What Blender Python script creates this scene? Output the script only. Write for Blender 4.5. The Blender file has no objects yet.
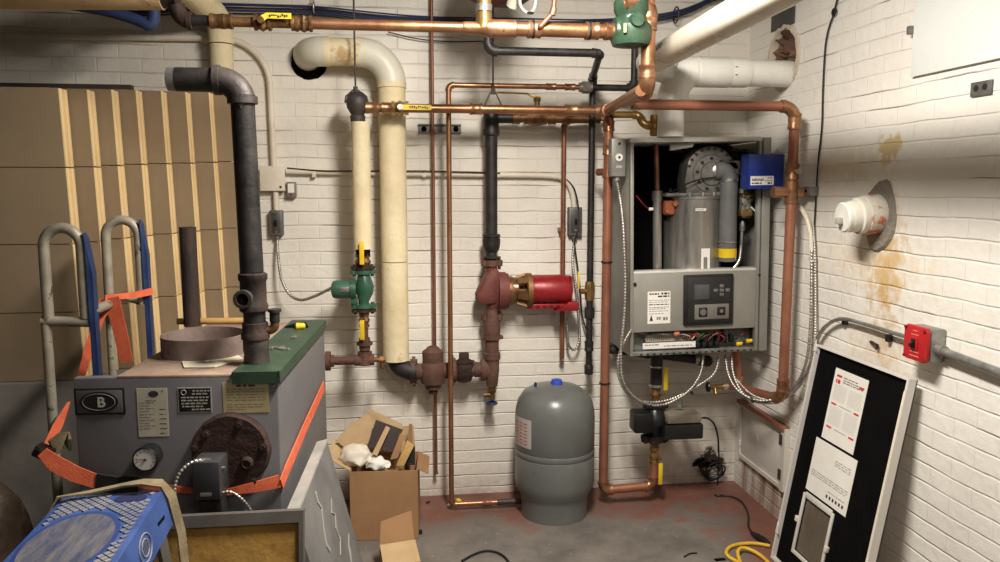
import bpy, bmesh, math, random
from mathutils import Vector, Matrix, Quaternion
random.seed(7)
SC = bpy.context.scene
COL = SC.collection
V = Vector
# ------------------------------------------------------------------ camera model
FPX, YAW, PIT, CH = 780.0, math.radians(7.3), math.radians(6.8), 1.65
CAM = V((0, 0, CH))
cy, sy, cp, sp = math.cos(YAW), math.sin(YAW), math.cos(PIT), math.sin(PIT)
FW, RT, UP = V((sy*cp, cy*cp, -sp)), V((cy, -sy, 0)), V((sy*sp, cy*sp, cp))
D, XR, XL, YF, ZC = 4.06, 1.857, -2.5, -1.6, 2.75      # back wall, right wall, left wall, front wall, ceiling
def ray(px, py): return FW + RT*((px-500)/FPX) - UP*((py-281)/FPX)
def Yp(px, py, y): d = ray(px, py); return CAM + d*(y/d.y)
def W(px, py, off=0.0): return Yp(px, py, D-off)
def R(px, py, off=0.0): d = ray(px, py); return CAM + d*((XR-off)/d.x)
def F(px, py, z=0.0): d = ray(px, py); return CAM + d*((z-CH)/d.z)
def S(p): return (p-CAM).dot(FW)/FPX                    # metres per pixel at a point
# ------------------------------------------------------------------ colours and materials
def lin(c):
    if isinstance(c, (int, float)): c = (c, c, c)
    return tuple(((v/255)/12.92 if v/255 <= .04045 else ((v/255+.055)/1.055)**2.4) for v in c) + (1,)
def mat(name, c1, c2=None, scale=6, rough=.5, metal=0.0, bump=0.0, bscale=60, c3=None, spread=(.35, .65), stretch=None, rvar=.12, coat=0, emit=0):
    m = bpy.data.materials.new(name); m.use_nodes = True
    nt = m.node_tree; N = nt.nodes; L = nt.links
    b = N['Principled BSDF']; b.inputs['Roughness'].default_value = rough; b.inputs['Metallic'].default_value = metal
    if coat: b.inputs['Coat Weight'].default_value = coat
    c2 = c2 if c2 is not None else c1
    tc = N.new('ShaderNodeTexCoord'); vec = tc.outputs['Object']
    if stretch:
        mp = N.new('ShaderNodeMapping'); mp.inputs['Scale'].default_value = stretch; L.new(vec, mp.inputs['Vector']); vec = mp.outputs[0]
    n = N.new('ShaderNodeTexNoise'); n.inputs['Scale'].default_value = scale; n.inputs['Detail'].default_value = 6; n.inputs['Roughness'].default_value = .65
    L.new(vec, n.inputs['Vector'])
    r = N.new('ShaderNodeValToRGB'); e = r.color_ramp.elements
    e[0].position, e[1].position = spread; e[0].color = lin(c1); e[1].color = lin(c2)
    if c3 is not None:
        k = r.color_ramp.elements.new(min(.98, spread[1]+.08)); k.color = lin(c3)
    L.new(n.outputs[0], r.inputs[0]); L.new(r.outputs[0], b.inputs['Base Color'])
    if rvar:
        mr = N.new('ShaderNodeMapRange'); mr.inputs['From Min'].default_value = .3; mr.inputs['From Max'].default_value = .7
        mr.inputs['To Min'].default_value = max(.03, rough-rvar); mr.inputs['To Max'].default_value = min(1, rough+rvar)
        L.new(n.outputs[0], mr.inputs[0]); L.new(mr.outputs[0], b.inputs['Roughness'])
    if bump:
        n2 = N.new('ShaderNodeTexNoise'); n2.inputs['Scale'].default_value = bscale; n2.inputs['Detail'].default_value = 4
        L.new(vec, n2.inputs['Vector'])
        bp = N.new('ShaderNodeBump'); bp.inputs['Strength'].default_value = bump; bp.inputs['Distance'].default_value = .01
        L.new(n2.outputs[0], bp.inputs['Height']); L.new(bp.outputs[0], b.inputs['Normal'])
    if emit:
        L.new(r.outputs[0], b.inputs['Emission Color']); b.inputs['Emission Strength'].default_value = emit
    return m
COPPER = mat('copper', (150, 104, 74), (174, 128, 94), 7, .38, .8, .05, 90, c3=(122, 80, 56))
COPPER_D = mat('aged copper', (126, 82, 62), (150, 102, 78), 9, .45, .6, .08, 80, c3=(104, 66, 50))
COPPER_FIT = mat('copper fitting', (146, 102, 74), (178, 136, 102), 18, .38, .8, .05, 90, c3=(104, 76, 58))
COPPER_R = mat('red copper', (150, 98, 76), (172, 116, 90), 6, .42, .5, .05, 90)
BRASS = mat('brass', (150, 118, 70), (178, 146, 92), 15, .36, .8, .08, 90, c3=(96, 74, 46))
BRASS_OLD = mat('old brass', (92, 66, 44), (136, 100, 62), 18, .5, .6, .15, 80)
BLACK_IRON = mat('black iron', (34, 32, 32), (58, 54, 52), 14, .5, .35, .12, 90)
GREY_IRON = mat('dull dark iron', (52, 47, 46), (82, 74, 70), 9, .55, .3, .15, 90)
RUST = mat('rusty iron', (80, 54, 45), (108, 76, 62), 16, .75, .15, .4, 60, c3=(62, 46, 40))
RUST_D = mat('dark rust', (38, 25, 21), (66, 42, 32), 14, .8, .1, .5, 60, c3=(96, 62, 46))
RUST_PIPE = mat('rusty pipe', (36, 28, 26), (66, 48, 40), 14, .75, .15, .35, 60, c3=(86, 58, 44), stretch=(1, 1, .4))
CREAM = mat('cream canvas jacket', (212, 194, 152), (230, 216, 180), 5, .8, 0, .3, 40, c3=(196, 166, 118), spread=(.3, .6))
IVORY = mat('ivory plastic jacket', (206, 202, 184), (222, 218, 202), 5, .45, 0, .05, 30)
WHITE_PVC = mat('white pipe', (216, 214, 204), (230, 228, 220), 4, .35, 0, .02, 30)
CREAM_PVC = mat('cream vent pipe', (214, 204, 184), (230, 222, 204), 3, .3, 0, .02, 30)
PAINTED = mat('painted conduit', (212, 202, 182), (224, 215, 198), 8, .5, 0, .05, 60)
PAINT_GREY = mat('grey painted steel', (128, 126, 120), (142, 140, 132), 5, .42, .2, .02, 60)
GALV = mat('galvanised steel', (132, 132, 128), (164, 164, 158), 22, .42, .7, .05, 80)
STEEL = mat('stainless steel', (150, 146, 140), (186, 182, 174), 4, .34, .75, .02, 60, stretch=(6, 6, .6))
STEEL_D = mat('dark cast aluminium', (112, 110, 106), (142, 139, 134), 20, .5, .6, .1, 80)
ALU = mat('bright metal', (190, 188, 182), (214, 212, 205), 12, .3, .9, 0)
GREEN_P = mat('green enamel', (46, 82, 64), (62, 104, 80), 10, .42, .1, .06, 80)
GREEN_V = mat('dark green enamel', (42, 66, 50), (58, 84, 64), 10, .4, .1, .06, 80)
GREEN_LID = mat('worn green paint', (38, 58, 44), (58, 78, 58), 10, .55, .1, .08, 60, c3=(86, 86, 68))
RED_P = mat('red enamel', (126, 22, 26), (148, 30, 34), 6, .4, .1, .05, 80)
RED_OLD = mat('old red paint', (92, 52, 44), (116, 56, 48), 14, .65, .1, .25, 70, c3=(80, 54, 44))
RED_BOX = mat('fire red paint', (168, 26, 30), (188, 36, 38), 6, .45, 0, .03, 60)
MAROON = mat('maroon paint', (70, 26, 24), (96, 40, 34), 8, .5, .1, .1, 60)
YELLOW = mat('yellow vinyl', (214, 178, 22), (232, 198, 40), 8, .45, 0, 0)
TAG_Y = mat('yellow tag', (222, 190, 30), (236, 206, 52), 8, .5, 0, 0)
BLACK = mat('black plastic', (20, 20, 20), (30, 30, 30), 8, .42, 0, .03, 80)
BLACK_M = mat('matt black lining', (8, 7, 7), (14, 13, 12), 10, .95, 0, .1, 150)
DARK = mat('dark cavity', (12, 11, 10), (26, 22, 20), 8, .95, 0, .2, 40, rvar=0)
JACKET = mat('grey boiler jacket', (98, 96, 98), (112, 109, 110), 3, .5, .15, .03, 50)
JACKET_TOP = mat('dusty brown top sheet', (128, 104, 88), (160, 138, 120), 6, .75, .05, .06, 60, c3=(96, 72, 58))
TANK = mat('grey tank enamel', (98, 100, 98), (108, 110, 107), 4, .36, .05, .02, 60)
BLUE_CAP = mat('blue plastic', (40, 70, 170), (50, 84, 190), 8, .4)
BLUE_BOX = mat('blue box paint', (22, 48, 128), (30, 58, 146), 5, .38, .1, .02)
BLUE_LAD = mat('blue ladder plastic', (42, 68, 126), (58, 86, 146), 12, .5, 0, .08, 80)
LAD_WORN = mat('scuffed blue plastic', (96, 104, 128), (146, 142, 140), 14, .6, 0, .2, 40, c3=(66, 86, 132))
BLUE_RAIL = mat('blue rail paint', (26, 44, 82), (38, 58, 102), 10, .5, .1, .05)
BLUE_CBL = mat('blue cable jacket', (34, 42, 74), (46, 56, 92), 10, .5)
TUBE_PAINT = mat('worn silver tube', (146, 138, 122), (172, 164, 146), 16, .5, .3, .08, 60, c3=(62, 46, 36), spread=(.3, .58))
ORANGE = mat('orange webbing', (206, 92, 58), (226, 112, 74), 30, .8, 0, .2, 300)
PADBLACK = mat('black webbing', (22, 20, 20), (34, 32, 30), 30, .9, 0, .2, 300)
TANWEB = mat('tan webbing', (108, 96, 70), (140, 126, 96), 20, .85, 0, .2, 200)
CARD = mat('brown cardboard', (150, 112, 76), (166, 128, 90), 4, .85, 0, .04, 40)
CARD_D = mat('dull stacked cardboard', (134, 115, 90), (146, 126, 99), 3, .85, 0, .04, 40)
CARD_E = mat('pale cardboard edge', (222, 190, 134), (236, 206, 154), 2, .85, 0, .05, 120)
CARD_L = mat('light cardboard', (178, 148, 108), (198, 170, 130), 5, .85, 0, .04, 40)
CARD_BLK = mat('dark printed card', (52, 42, 38), (66, 54, 48), 6, .6)
PAPER = mat('white paper', (226, 222, 212), (236, 233, 226), 5, .7)
PAPER_C = mat('cream paper', (206, 196, 168), (220, 212, 188), 8, .7)
PAPER_D = mat('dusty label paper', (172, 164, 146), (190, 182, 164), 9, .7)
PAPER_T = mat('tan caution label', (168, 152, 110), (186, 170, 130), 6, .6)
FOAM = mat('off white foam', (214, 204, 186), (230, 222, 206), 6, .8, 0, .1, 60)
INK = mat('grey ink', (120, 118, 114), None, rough=.7)
INK_D = mat('dark ink', (44, 42, 42), None, rough=.7)
INK_R = mat('red ink', (196, 40, 48), None, rough=.7)
INK_W = mat('silver print', (170, 166, 158), None, rough=.5)
WOOD = mat('pale wood', (170, 132, 74), (196, 158, 98), 9, .7, 0, .1, 60, stretch=(1, 1, 1))
FIBRE = mat('stained yellow fibreglass', (84, 60, 28), (148, 112, 48), 5, .95, 0, .25, 60, c3=(124, 90, 36), spread=(.36, .56))
SLAB = mat('dusty grey panel', (90, 88, 86), (110, 108, 104), 5, .85, 0, .12, 50, c3=(80, 78, 75))
FLAKE = mat('pale paint flakes', (140, 137, 131), (166, 162, 155), 8, .8)
ARMOUR = mat('armoured conduit steel', (156, 152, 144), (196, 192, 184), 30, .35, .8)
CORD_B = mat('black cord rubber', (16, 15, 15), (28, 26, 26), 8, .55)
CORD_Y = mat('yellow cord rubber', (206, 160, 34), (226, 184, 60), 8, .5)
TERRA = mat('orange clay', (176, 98, 64), (196, 118, 80), 14, .8, 0, .2, 50)
MORTAR = mat('grey rough mortar', (120, 112, 102), (150, 142, 130), 14, .95, 0, .8, 40)
PLASTER = mat('broken cream plaster', (186, 172, 152), (206, 194, 174), 14, .9, 0, .6, 40)
RUBBLE = mat('brown rubble', (78, 54, 44), (124, 92, 76), 12, .95, 0, .9, 30)
PANEL_W = mat('white enamel sheet', (226, 230, 226), (232, 236, 232), 3, .4)
PLATE = mat('painted access plate', (204, 200, 190), (216, 211, 202), 5, .5, .1, .06, 40)
STAIN = mat('rust streaked paint', (176, 150, 116), (110, 74, 44), 9, .8, 0, .1, 60, c3=(204, 190, 166), stretch=(3, 3, .4))
GLASS_T = mat('clear grey hose', (176, 172, 166), (190, 186, 180), 5, .3)
BAGPLASTIC = mat('dark plastic bag', (38, 31, 26), (68, 56, 46), 7, .22, 0, .7, 14)
SCREEN = mat('grey lcd', (70, 72, 74), (84, 86, 88), 4, .2)
PCB = mat('green circuit board', (100, 112, 102), (134, 138, 128), 40, .5, 0, .3, 120)
WIN = mat('smoked window', (82, 74, 64), (112, 102, 90), 3, .22)
GAUGE_W = mat('white dial', (224, 222, 216), None, rough=.4)
WIRE_R = mat('red wire', (150, 40, 36), None, rough=.5)
WIRE_W = mat('white wire', (206, 200, 190), None, rough=.5)
WIRE_G = mat('green wire', (56, 110, 76), None, rough=.5)
INK_L = mat('pale grey ink', (184, 182, 178), None, rough=.7)
for m_b in (BLACK_M, DARK): m_b.node_tree.nodes['Principled BSDF'].inputs['Specular IOR Level'].default_value = .08
LEDGE_SHADOW = mat('dark strip', (58, 48, 42), (74, 62, 54), 8, .8)
# ------------------------------------------------------------------ mesh builder
LOC = {}
def perp(a):
    a = a.normalized(); t = V((0, 0, 1)) if abs(a.z) < .9 else V((1, 0, 0))
    u = a.cross(t).normalized(); return u, a.cross(u).normalized()
class MB:
    def __init__(s): s.bm = bmesh.new()
    def face(s, vs):
        try: return s.bm.faces.new(vs)
        except ValueError: return None
    def box(s, c, size, rot=None, bev=0, seg=2):
        c = V(c); g = bmesh.ops.create_cube(s.bm, size=1); vs = g['verts']
        M = Matrix.Translation(c) @ ((rot.to_4x4()) if rot else Matrix.Identity(4)) @ Matrix.Diagonal((*size, 1))
        bmesh.ops.transform(s.bm, matrix=M, verts=vs)
        if bev:
            es = list({e for v in vs for e in v.link_edges})
            bmesh.ops.bevel(s.bm, geom=es, offset=bev, segments=seg, affect='EDGES', profile=.5)
        return s
    def bb(s, a, b, bev=0, seg=2):
        a, b = V(a), V(b); return s.box((a+b)/2, [abs(x) for x in (b-a)], None, bev, seg)
    def ring(s, c, u, v, r, n): return [s.bm.verts.new(c + u*(r*math.cos(2*math.pi*i/n)) + v*(r*math.sin(2*math.pi*i/n))) for i in range(n)]
    def skin(s, rings, closed=False, caps=True):
        n = len(rings[0]); m = len(rings)
        for k in range(m if closed else m-1):
            a, b = rings[k], rings[(k+1) % m]
            for i in range(n): s.face((a[i], a[(i+1) % n], b[(i+1) % n], b[i]))
        if caps and not closed:
            s.face(list(reversed(rings[0]))); s.face(rings[-1])
        return s
    def tube(s, pts, r, n=12, closed=False, caps=True):
        pts = [V(p) for p in pts]; m = len(pts); rings = []
        def tan(i):
            if closed: return (pts[(i+1) % m]-pts[i-1]).normalized()
            if i == 0: return (pts[1]-pts[0]).normalized()
            if i == m-1: return (pts[-1]-pts[-2]).normalized()
            return ((pts[i+1]-pts[i]).normalized()+(pts[i]-pts[i-1]).normalized()).normalized()
        t0 = tan(0); u, v = perp(t0)
        for i in range(m):
            t = tan(i); q = t0.rotation_difference(t); u = q @ u; u = (u - t*u.dot(t)).normalized(); v = t.cross(u); t0 = t
            rr = r[i] if isinstance(r, (list, tuple)) else r
            rings.append(s.ring(pts[i], u, v, rr, n))
        return s.skin(rings, closed, caps)
    def cyl(s, a, b, r, r2=None, n=20, caps=True):
        a, b = V(a), V(b); u, v = perp(b-a)
        return s.skin([s.ring(a, u, v, r, n), s.ring(b, u, v, r if r2 is None else r2, n)], False, caps)
    def lathe(s, prof, o=(0, 0, 0), ax=(0, 0, 1), n=32, caps=True):
        o, ax = V(o), V(ax).normalized(); u, v = perp(ax)
        return s.skin([s.ring(o+ax*h, u, v, max(r, 1e-4), n) for r, h in prof], False, caps)
    def hexa(s, a, b, r): return s.cyl(a, b, r, n=6)
    def torus(s, c, ax, R_, r, n=28, m=8, arc=None):
        c = V(c); u, v = perp(V(ax))
        pts = [c + u*(R_*math.cos(2*math.pi*i/n)) + v*(R_*math.sin(2*math.pi*i/n)) for i in range(n)]
        return s.tube(pts, r, m, True)
    def prism(s, pts, vec, bev=0):
        vec = V(vec); a = [s.bm.verts.new(V(p)) for p in pts]; b = [s.bm.verts.new(V(p)+vec) for p in pts]; n = len(pts)
        fs = [s.face(list(reversed(a))), s.face(b)]
        for i in range(n): fs.append(s.face((a[i], a[(i+1) % n], b[(i+1) % n], b[i])))
        if bev:
            es = list({e for v in a+b for e in v.link_edges})
            bmesh.ops.bevel(s.bm, geom=es, offset=bev, segments=2, affect='EDGES', profile=.5)
        return s
    def quad(s, pts): s.face([s.bm.verts.new(V(p)) for p in pts]); return s
    def sph(s, c, r, sc=(1, 1, 1), n=20):
        g = bmesh.ops.create_uvsphere(s.bm, u_segments=n, v_segments=max(6, n//2), radius=r)
        bmesh.ops.transform(s.bm, matrix=Matrix.Translation(V(c)) @ Matrix.Diagonal((*sc, 1)), verts=g['verts']); return s
    def ribbon(s, pts, w, th, wdir=(0, 0, 1)):
        pts = [V(p) for p in pts]; rings = []
        for i, p in enumerate(pts):
            t = (pts[min(i+1, len(pts)-1)]-pts[max(i-1, 0)]).normalized()
            wd = wdir[i] if isinstance(wdir, list) else wdir
            wd = V(wd); wd = (wd - t*wd.dot(t)).normalized(); nn = t.cross(wd)
            ww = w[i] if isinstance(w, (list, tuple)) else w
            rings.append([s.bm.verts.new(p + wd*(a*ww/2) + nn*(b*th/2)) for a, b in ((1, 1), (-1, 1), (-1, -1), (1, -1))])
        return s.skin(rings)
    def build(s, name, m, parent=None, local=False, sharp=38):
        bm = s.bm
        bmesh.ops.recalc_face_normals(bm, faces=bm.faces)
        if parent is not None:
            o0 = LOC[parent]
            if not local and o0.length > 0: bmesh.ops.translate(bm, vec=-o0, verts=bm.verts)
            loc = V((0, 0, 0))
        else:
            xs = [v.co for v in bm.verts]
            loc = V(((min(c.x for c in xs)+max(c.x for c in xs))/2, (min(c.y for c in xs)+max(c.y for c in xs))/2, min(c.z for c in xs)))
            bmesh.ops.translate(bm, vec=-loc, verts=bm.verts)
        for f in bm.faces: f.smooth = True
        me = bpy.data.meshes.new(name); bm.to_mesh(me); bm.free()
        me.set_sharp_from_angle(angle=math.radians(sharp))
        me.materials.append(m)
        o = bpy.data.objects.new(name, me); COL.objects.link(o); o.location = loc
        if parent is not None: o.parent = parent; LOC[o] = LOC[parent]
        else: LOC[o] = loc.copy()
        return o
def tag(o, label, cat, group=None, kind=None):
    if kind: o['kind'] = kind
    o['label'] = label; o['category'] = cat
    if group: o['group'] = group
    return o
def thing(name, label, cat, loc=(0, 0, 0), group=None, rot=None):
    o = bpy.data.objects.new(name, None); COL.objects.link(o); o.location = V(loc); o.empty_display_size = .05
    if rot: o.rotation_euler = rot
    LOC[o] = V(loc); return tag(o, label, cat, group)
def struct(name, mb, m):
    o = mb.build(name, m); o['kind'] = 'structure'; return o
def lab(o, t): o['label'] = t; return o
# ------------------------------------------------------------------ pipework
def arc(p0, pc, p1, n=8):
    # circular-like bend from p0 to p1 round the corner pc
    out = []
    for i in range(n+1):
        t = i/n; a = math.sin(t*math.pi/2); b = math.cos(t*math.pi/2)
        out.append(pc + (p0-pc)*(1-a) + (p1-pc)*(1-b))
    return out
def bends(pts, rad, n=8):
    pts = [V(p) for p in pts]; out = [pts[0]]
    for i in range(1, len(pts)-1):
        a, c, b = pts[i-1], pts[i], pts[i+1]
        L = min(rad, (a-c).length*.48, (b-c).length*.48)
        out += arc(c+(a-c).normalized()*L, c, c+(b-c).normalized()*L, n)
    return out + [pts[-1]]
def run(t, pts, r, m, fm=None, fit=1.2, bend=None, n=20, collar=True, pname='pipe'):
    pts = [V(p) for p in pts]; fm = fm or m; bend = bend or r*1.9
    ends = []
    for i in range(len(pts)-1):
        a, b = pts[i], pts[i+1]; d = (b-a).normalized()
        a2 = a + d*(bend*.9 if i > 0 else 0); b2 = b - d*(bend*.9 if i < len(pts)-2 else 0)
        if (b2-a2).dot(d) > .001: MB().cyl(a2, b2, r, n=n).build(pname, m, t)
    for i in range(1, len(pts)-1):
        a, c, b = pts[i-1], pts[i], pts[i+1]; d0 = (a-c).normalized(); d1 = (b-c).normalized()
        mb = MB().tube(arc(c+d0*bend, c, c+d1*bend, 10), r*fit, n)
        if collar:
            for dd in (d0, d1): mb.cyl(c+dd*(bend*.82), c+dd*(bend*1.12), r*fit*1.07, n=n)
        mb.build('elbow', fm, t)
def pipe(name, label, cat, pts, r, m, fm=None, group=None, **k):
    t = thing(name, label, cat, pts[0], group); run(t, pts, r, m, fm, **k); return t
def ring(t, p, ax, r, ln, m, name='coupling', lip=True):
    p, ax = V(p), V(ax).normalized()
    pr = [(r, -ln/2), (r, ln/2)] if not lip else [(r*1.06, -ln/2), (r*1.06, -ln*.3), (r, -ln*.25), (r, ln*.25), (r*1.06, ln*.3), (r*1.06, ln/2)]
    return MB().lathe(pr, p, ax, 20).build(name, m, t)
def vpts(px, py0, py1, off, pref=None):
    ref = W(px, pref if pref is not None else (py0+py1)/2, off)
    return V((ref.x, ref.y, W(px, py0, off).z)), V((ref.x, ref.y, W(px, py1, off).z))
def flange(t, c, ax, r, th, m, nb=2, bdir=None, name='flange'):
    c, ax = V(c), V(ax).normalized(); u, v = perp(ax)
    if bdir: u = V(bdir)
    f = MB()
    if nb == 2:
        f.cyl(c-ax*th/2, c+ax*th/2, r*.72, n=20)
        for s_ in (-1, 1): f.cyl(c+u*s_*r*.72-ax*th/2, c+u*s_*r*.72+ax*th/2, r*.36, n=14)
        w = ax.cross(u)
        f.prism([c-u*r*.72-w*r*.36-ax*th/2, c+u*r*.72-w*r*.36-ax*th/2, c+u*r*.72+w*r*.36-ax*th/2, c-u*r*.72+w*r*.36-ax*th/2], ax*th)
    else: f.cyl(c-ax*th/2, c+ax*th/2, r, n=24)
    fo = f.build(name, m, t)
    for i in range(nb):
        p = c + (u*((-1)**i)*r*.74 if nb == 2 else (u*math.cos(2*math.pi*i/nb)+v*math.sin(2*math.pi*i/nb))*r*.78)
        MB().hexa(p-ax*(th*1.1), p+ax*(th*1.1), r*.17).build('bolt', m, fo)
    return fo
def rescale(t, c, s, names=None, skip=()):
    c = V(c) - LOC[t]
    for o in t.children_recursive:
        nm = o.name.split('.')[0]
        if o.type != 'MESH' or (names and nm not in names) or nm in skip: continue
        for v in o.data.vertices: v.co = V(((v.co.x-c.x)*s[0]+c.x, (v.co.y-c.y)*s[1]+c.y, (v.co.z-c.z)*s[2]+c.z))
def text(parent, s_, pos, rt, up, size, m, local=False, ext=.0006, bold=0, name='lettering'):
    cu = bpy.data.curves.new('txt', 'FONT'); cu.body = s_; cu.size = size; cu.align_x = 'CENTER'; cu.align_y = 'CENTER'; cu.extrude = ext; cu.offset = bold
    o = bpy.data.objects.new('txt', cu); COL.objects.link(o); bpy.context.view_layer.update()
    me = bpy.data.meshes.new_from_object(o.evaluated_get(bpy.context.evaluated_depsgraph_get()))
    bpy.data.objects.remove(o); bpy.data.curves.remove(cu)
    rt, up = V(rt).normalized(), V(up).normalized(); nn = rt.cross(up)
    M = Matrix((rt, up, nn)).transposed().to_4x4(); M.translation = V(pos) - (V((0, 0, 0)) if local else LOC[parent])
    me.transform(M); me.name = name; me.materials.clear(); me.materials.append(m)
    q = bpy.data.objects.new(name, me); COL.objects.link(q); q.parent = parent; LOC[q] = LOC[parent]; return q
def sheet(parent, o, u, v, w, h, m, rows=(), ink=None, th=.0012, local=False, name='label', seed=1, label=None):
    # paper with printed rows; o = lower left corner, u right, v up; rows: (y0 frac, height frac, x0, x1, words, ink)
    o, u, v = V(o), V(u).normalized(), V(v).normalized(); nn = u.cross(v); rnd = random.Random(seed)
    s_ = MB().prism([o, o+u*w, o+u*w+v*h, o+v*h], nn*th).build(name, m, parent, local)
    if label: lab(s_, label)
    byink = {}
    for y0, hh, x0, x1, words, ik in rows:
        mb = byink.setdefault(ik.name, (MB(), ik))[0]
        x = x0
        if words == 0: segs = [(x0, x1)]
        else:
            segs = []; step = (x1-x0)/words
            while x < x1-.01:
                l = step*rnd.uniform(.4, 1.3); segs.append((x, min(x1, x+l))); x += l+step*.25
        for a, b in segs:
            p = o + u*(w*a) + v*(h*y0) + nn*th
            mb.prism([p, p+u*(w*(b-a)), p+u*(w*(b-a))+v*(h*hh), p+v*(h*hh)], nn*.0004)
    for mb, ik in byink.values(): mb.build('print', ik, s_, local)
    return s_
def ball_valve(t, c, ax, r, ln, m=None, tagdir=None, taglen=.1, tagw=.02, tagm=None, handle_at=None):
    m = m or BRASS; c, ax = V(c), V(ax).normalized()
    v_ = MB().lathe([(r*.9, -ln/2), (r*.9, -ln*.32), (r*.72, -ln*.3), (r*.8, -ln*.18), (r, 0), (r*.8, ln*.18), (r*.72, ln*.3), (r*.9, ln*.32), (r*.9, ln/2)], c, ax, 8).build('valve_body', m, t)
    if tagdir is not None:
        tagdir = V(tagdir); hp = V(handle_at)
        MB().cyl(c, hp, r*.22, n=8).build('stem', m, v_)
        q = perp(tagdir)
        d = MB(); d.ribbon([hp-tagdir*.01, hp+tagdir*taglen*.5, hp+tagdir*taglen], tagw, .006, wdir=tagdir.cross(V((0, 1, 0))))
        h_ = d.build('lever', tagm or YELLOW, v_)
        return v_, h_
    return v_, None
# ------------------------------------------------------------------ room shell
def wall_mat(name, horiz, row, brick, spots=(), shift=0.0, drip=None, rowk=1.0, base=((222, 215, 203), (232, 227, 216))):
    m = bpy.data.materials.new(name); m.use_nodes = True; nt = m.node_tree; N, L = nt.nodes, nt.links
    b = N['Principled BSDF']; b.inputs['Roughness'].default_value = .52; b.inputs['Specular IOR Level'].default_value = .35
    g = N.new('ShaderNodeNewGeometry'); sx = N.new('ShaderNodeSeparateXYZ'); L.new(g.outputs['Position'], sx.inputs[0])
    # slow wobble of the courses so the joints are not ruler straight
    wob = N.new('ShaderNodeTexNoise'); wob.inputs['Scale'].default_value = 3.2; wob.inputs['Detail'].default_value = 3; L.new(g.outputs['Position'], wob.inputs['Vector'])
    wm = N.new('ShaderNodeMath'); wm.operation = 'MULTIPLY_ADD'; wm.inputs[1].default_value = .022; L.new(wob.outputs[0], wm.inputs[0]); L.new(sx.outputs['Z'], wm.inputs[2])
    sh = N.new('ShaderNodeMath'); sh.operation = 'ADD'; sh.inputs[1].default_value = shift; L.new(wm.outputs[0], sh.inputs[0])
    cb = N.new('ShaderNodeCombineXYZ'); L.new(sx.outputs[horiz], cb.inputs[0]); L.new(sh.outputs[0], cb.inputs[1])
    br = N.new('ShaderNodeTexBrick'); br.inputs['Scale'].default_value = 1; br.inputs['Brick Width'].default_value = brick; br.inputs['Row Height'].default_value = row
    br.inputs['Mortar Size'].default_value = .0045; br.inputs['Mortar Smooth'].default_value = .6; br.inputs['Color1'].default_value = (1, 1, 1, 1); br.inputs['Color2'].default_value = (.8, .8, .8, 1); br.inputs['Mortar'].default_value = (0, 0, 0, 1)
    L.new(cb.outputs[0], br.inputs['Vector'])
    n1 = N.new('ShaderNodeTexNoise'); n1.inputs['Scale'].default_value = 2.3; n1.inputs['Detail'].default_value = 7; L.new(g.outputs['Position'], n1.inputs['Vector'])
    cr = N.new('ShaderNodeValToRGB'); e = cr.color_ramp.elements; e[0].position, e[1].position = .35, .65; e[0].color = lin(base[0]); e[1].color = lin(base[1]); L.new(n1.outputs[0], cr.inputs[0])
    col = cr.outputs[0]
    def mixc(fac, c2, colin):
        mx = N.new('ShaderNodeMix'); mx.data_type = 'RGBA'; L.new(fac, mx.inputs[0]); L.new(colin, mx.inputs[6])
        if isinstance(c2, tuple): mx.inputs[7].default_value = lin(c2)
        else: L.new(c2, mx.inputs[7])
        return mx.outputs[2]
    def math_(op, a, b_, clamp=False):
        q = N.new('ShaderNodeMath'); q.operation = op; q.use_clamp = clamp
        for i, x in enumerate((a, b_)):
            if x is None: continue
            if isinstance(x, (int, float)): q.inputs[i].default_value = x
            else: L.new(x, q.inputs[i])
        return q.outputs[0]
    # cracked joints: cracks and their shadow painted as dark hairlines along the mortar
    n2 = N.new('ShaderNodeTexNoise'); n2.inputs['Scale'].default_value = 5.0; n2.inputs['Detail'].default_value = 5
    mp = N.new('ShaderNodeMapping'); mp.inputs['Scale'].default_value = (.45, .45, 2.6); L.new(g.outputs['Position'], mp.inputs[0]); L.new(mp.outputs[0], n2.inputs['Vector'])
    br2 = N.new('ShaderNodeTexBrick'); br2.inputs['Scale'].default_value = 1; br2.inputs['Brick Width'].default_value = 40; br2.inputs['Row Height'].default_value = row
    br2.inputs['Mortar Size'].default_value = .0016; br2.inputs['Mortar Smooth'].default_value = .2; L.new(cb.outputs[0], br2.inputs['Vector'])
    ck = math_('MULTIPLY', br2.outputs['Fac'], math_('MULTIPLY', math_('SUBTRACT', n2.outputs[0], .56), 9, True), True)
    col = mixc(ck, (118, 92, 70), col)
    nf = N.new('ShaderNodeTexNoise'); nf.inputs['Scale'].default_value = 26; nf.inputs['Detail'].default_value = 5; L.new(g.outputs['Position'], nf.inputs['Vector'])
    for (p, rad, c, st, sc) in spots:
        vm = N.new('ShaderNodeVectorMath'); vm.operation = 'SUBTRACT'; L.new(g.outputs['Position'], vm.inputs[0]); vm.inputs[1].default_value = p
        vs = N.new('ShaderNodeVectorMath'); vs.operation = 'MULTIPLY'; L.new(vm.outputs[0], vs.inputs[0]); vs.inputs[1].default_value = sc
        vl = N.new('ShaderNodeVectorMath'); vl.operation = 'LENGTH'; L.new(vs.outputs[0], vl.inputs[0])
        a = math_('SUBTRACT', 1.0, math_('DIVIDE', vl.outputs['Value'], rad), True)
        fac = math_('MULTIPLY', math_('SUBTRACT', math_('ADD', nf.outputs[0], math_('MULTIPLY', a, .5)), .62), st, True)
        col = mixc(math_('MULTIPLY', fac, math_('MULTIPLY', a, 3, True), True), c, col)
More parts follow.
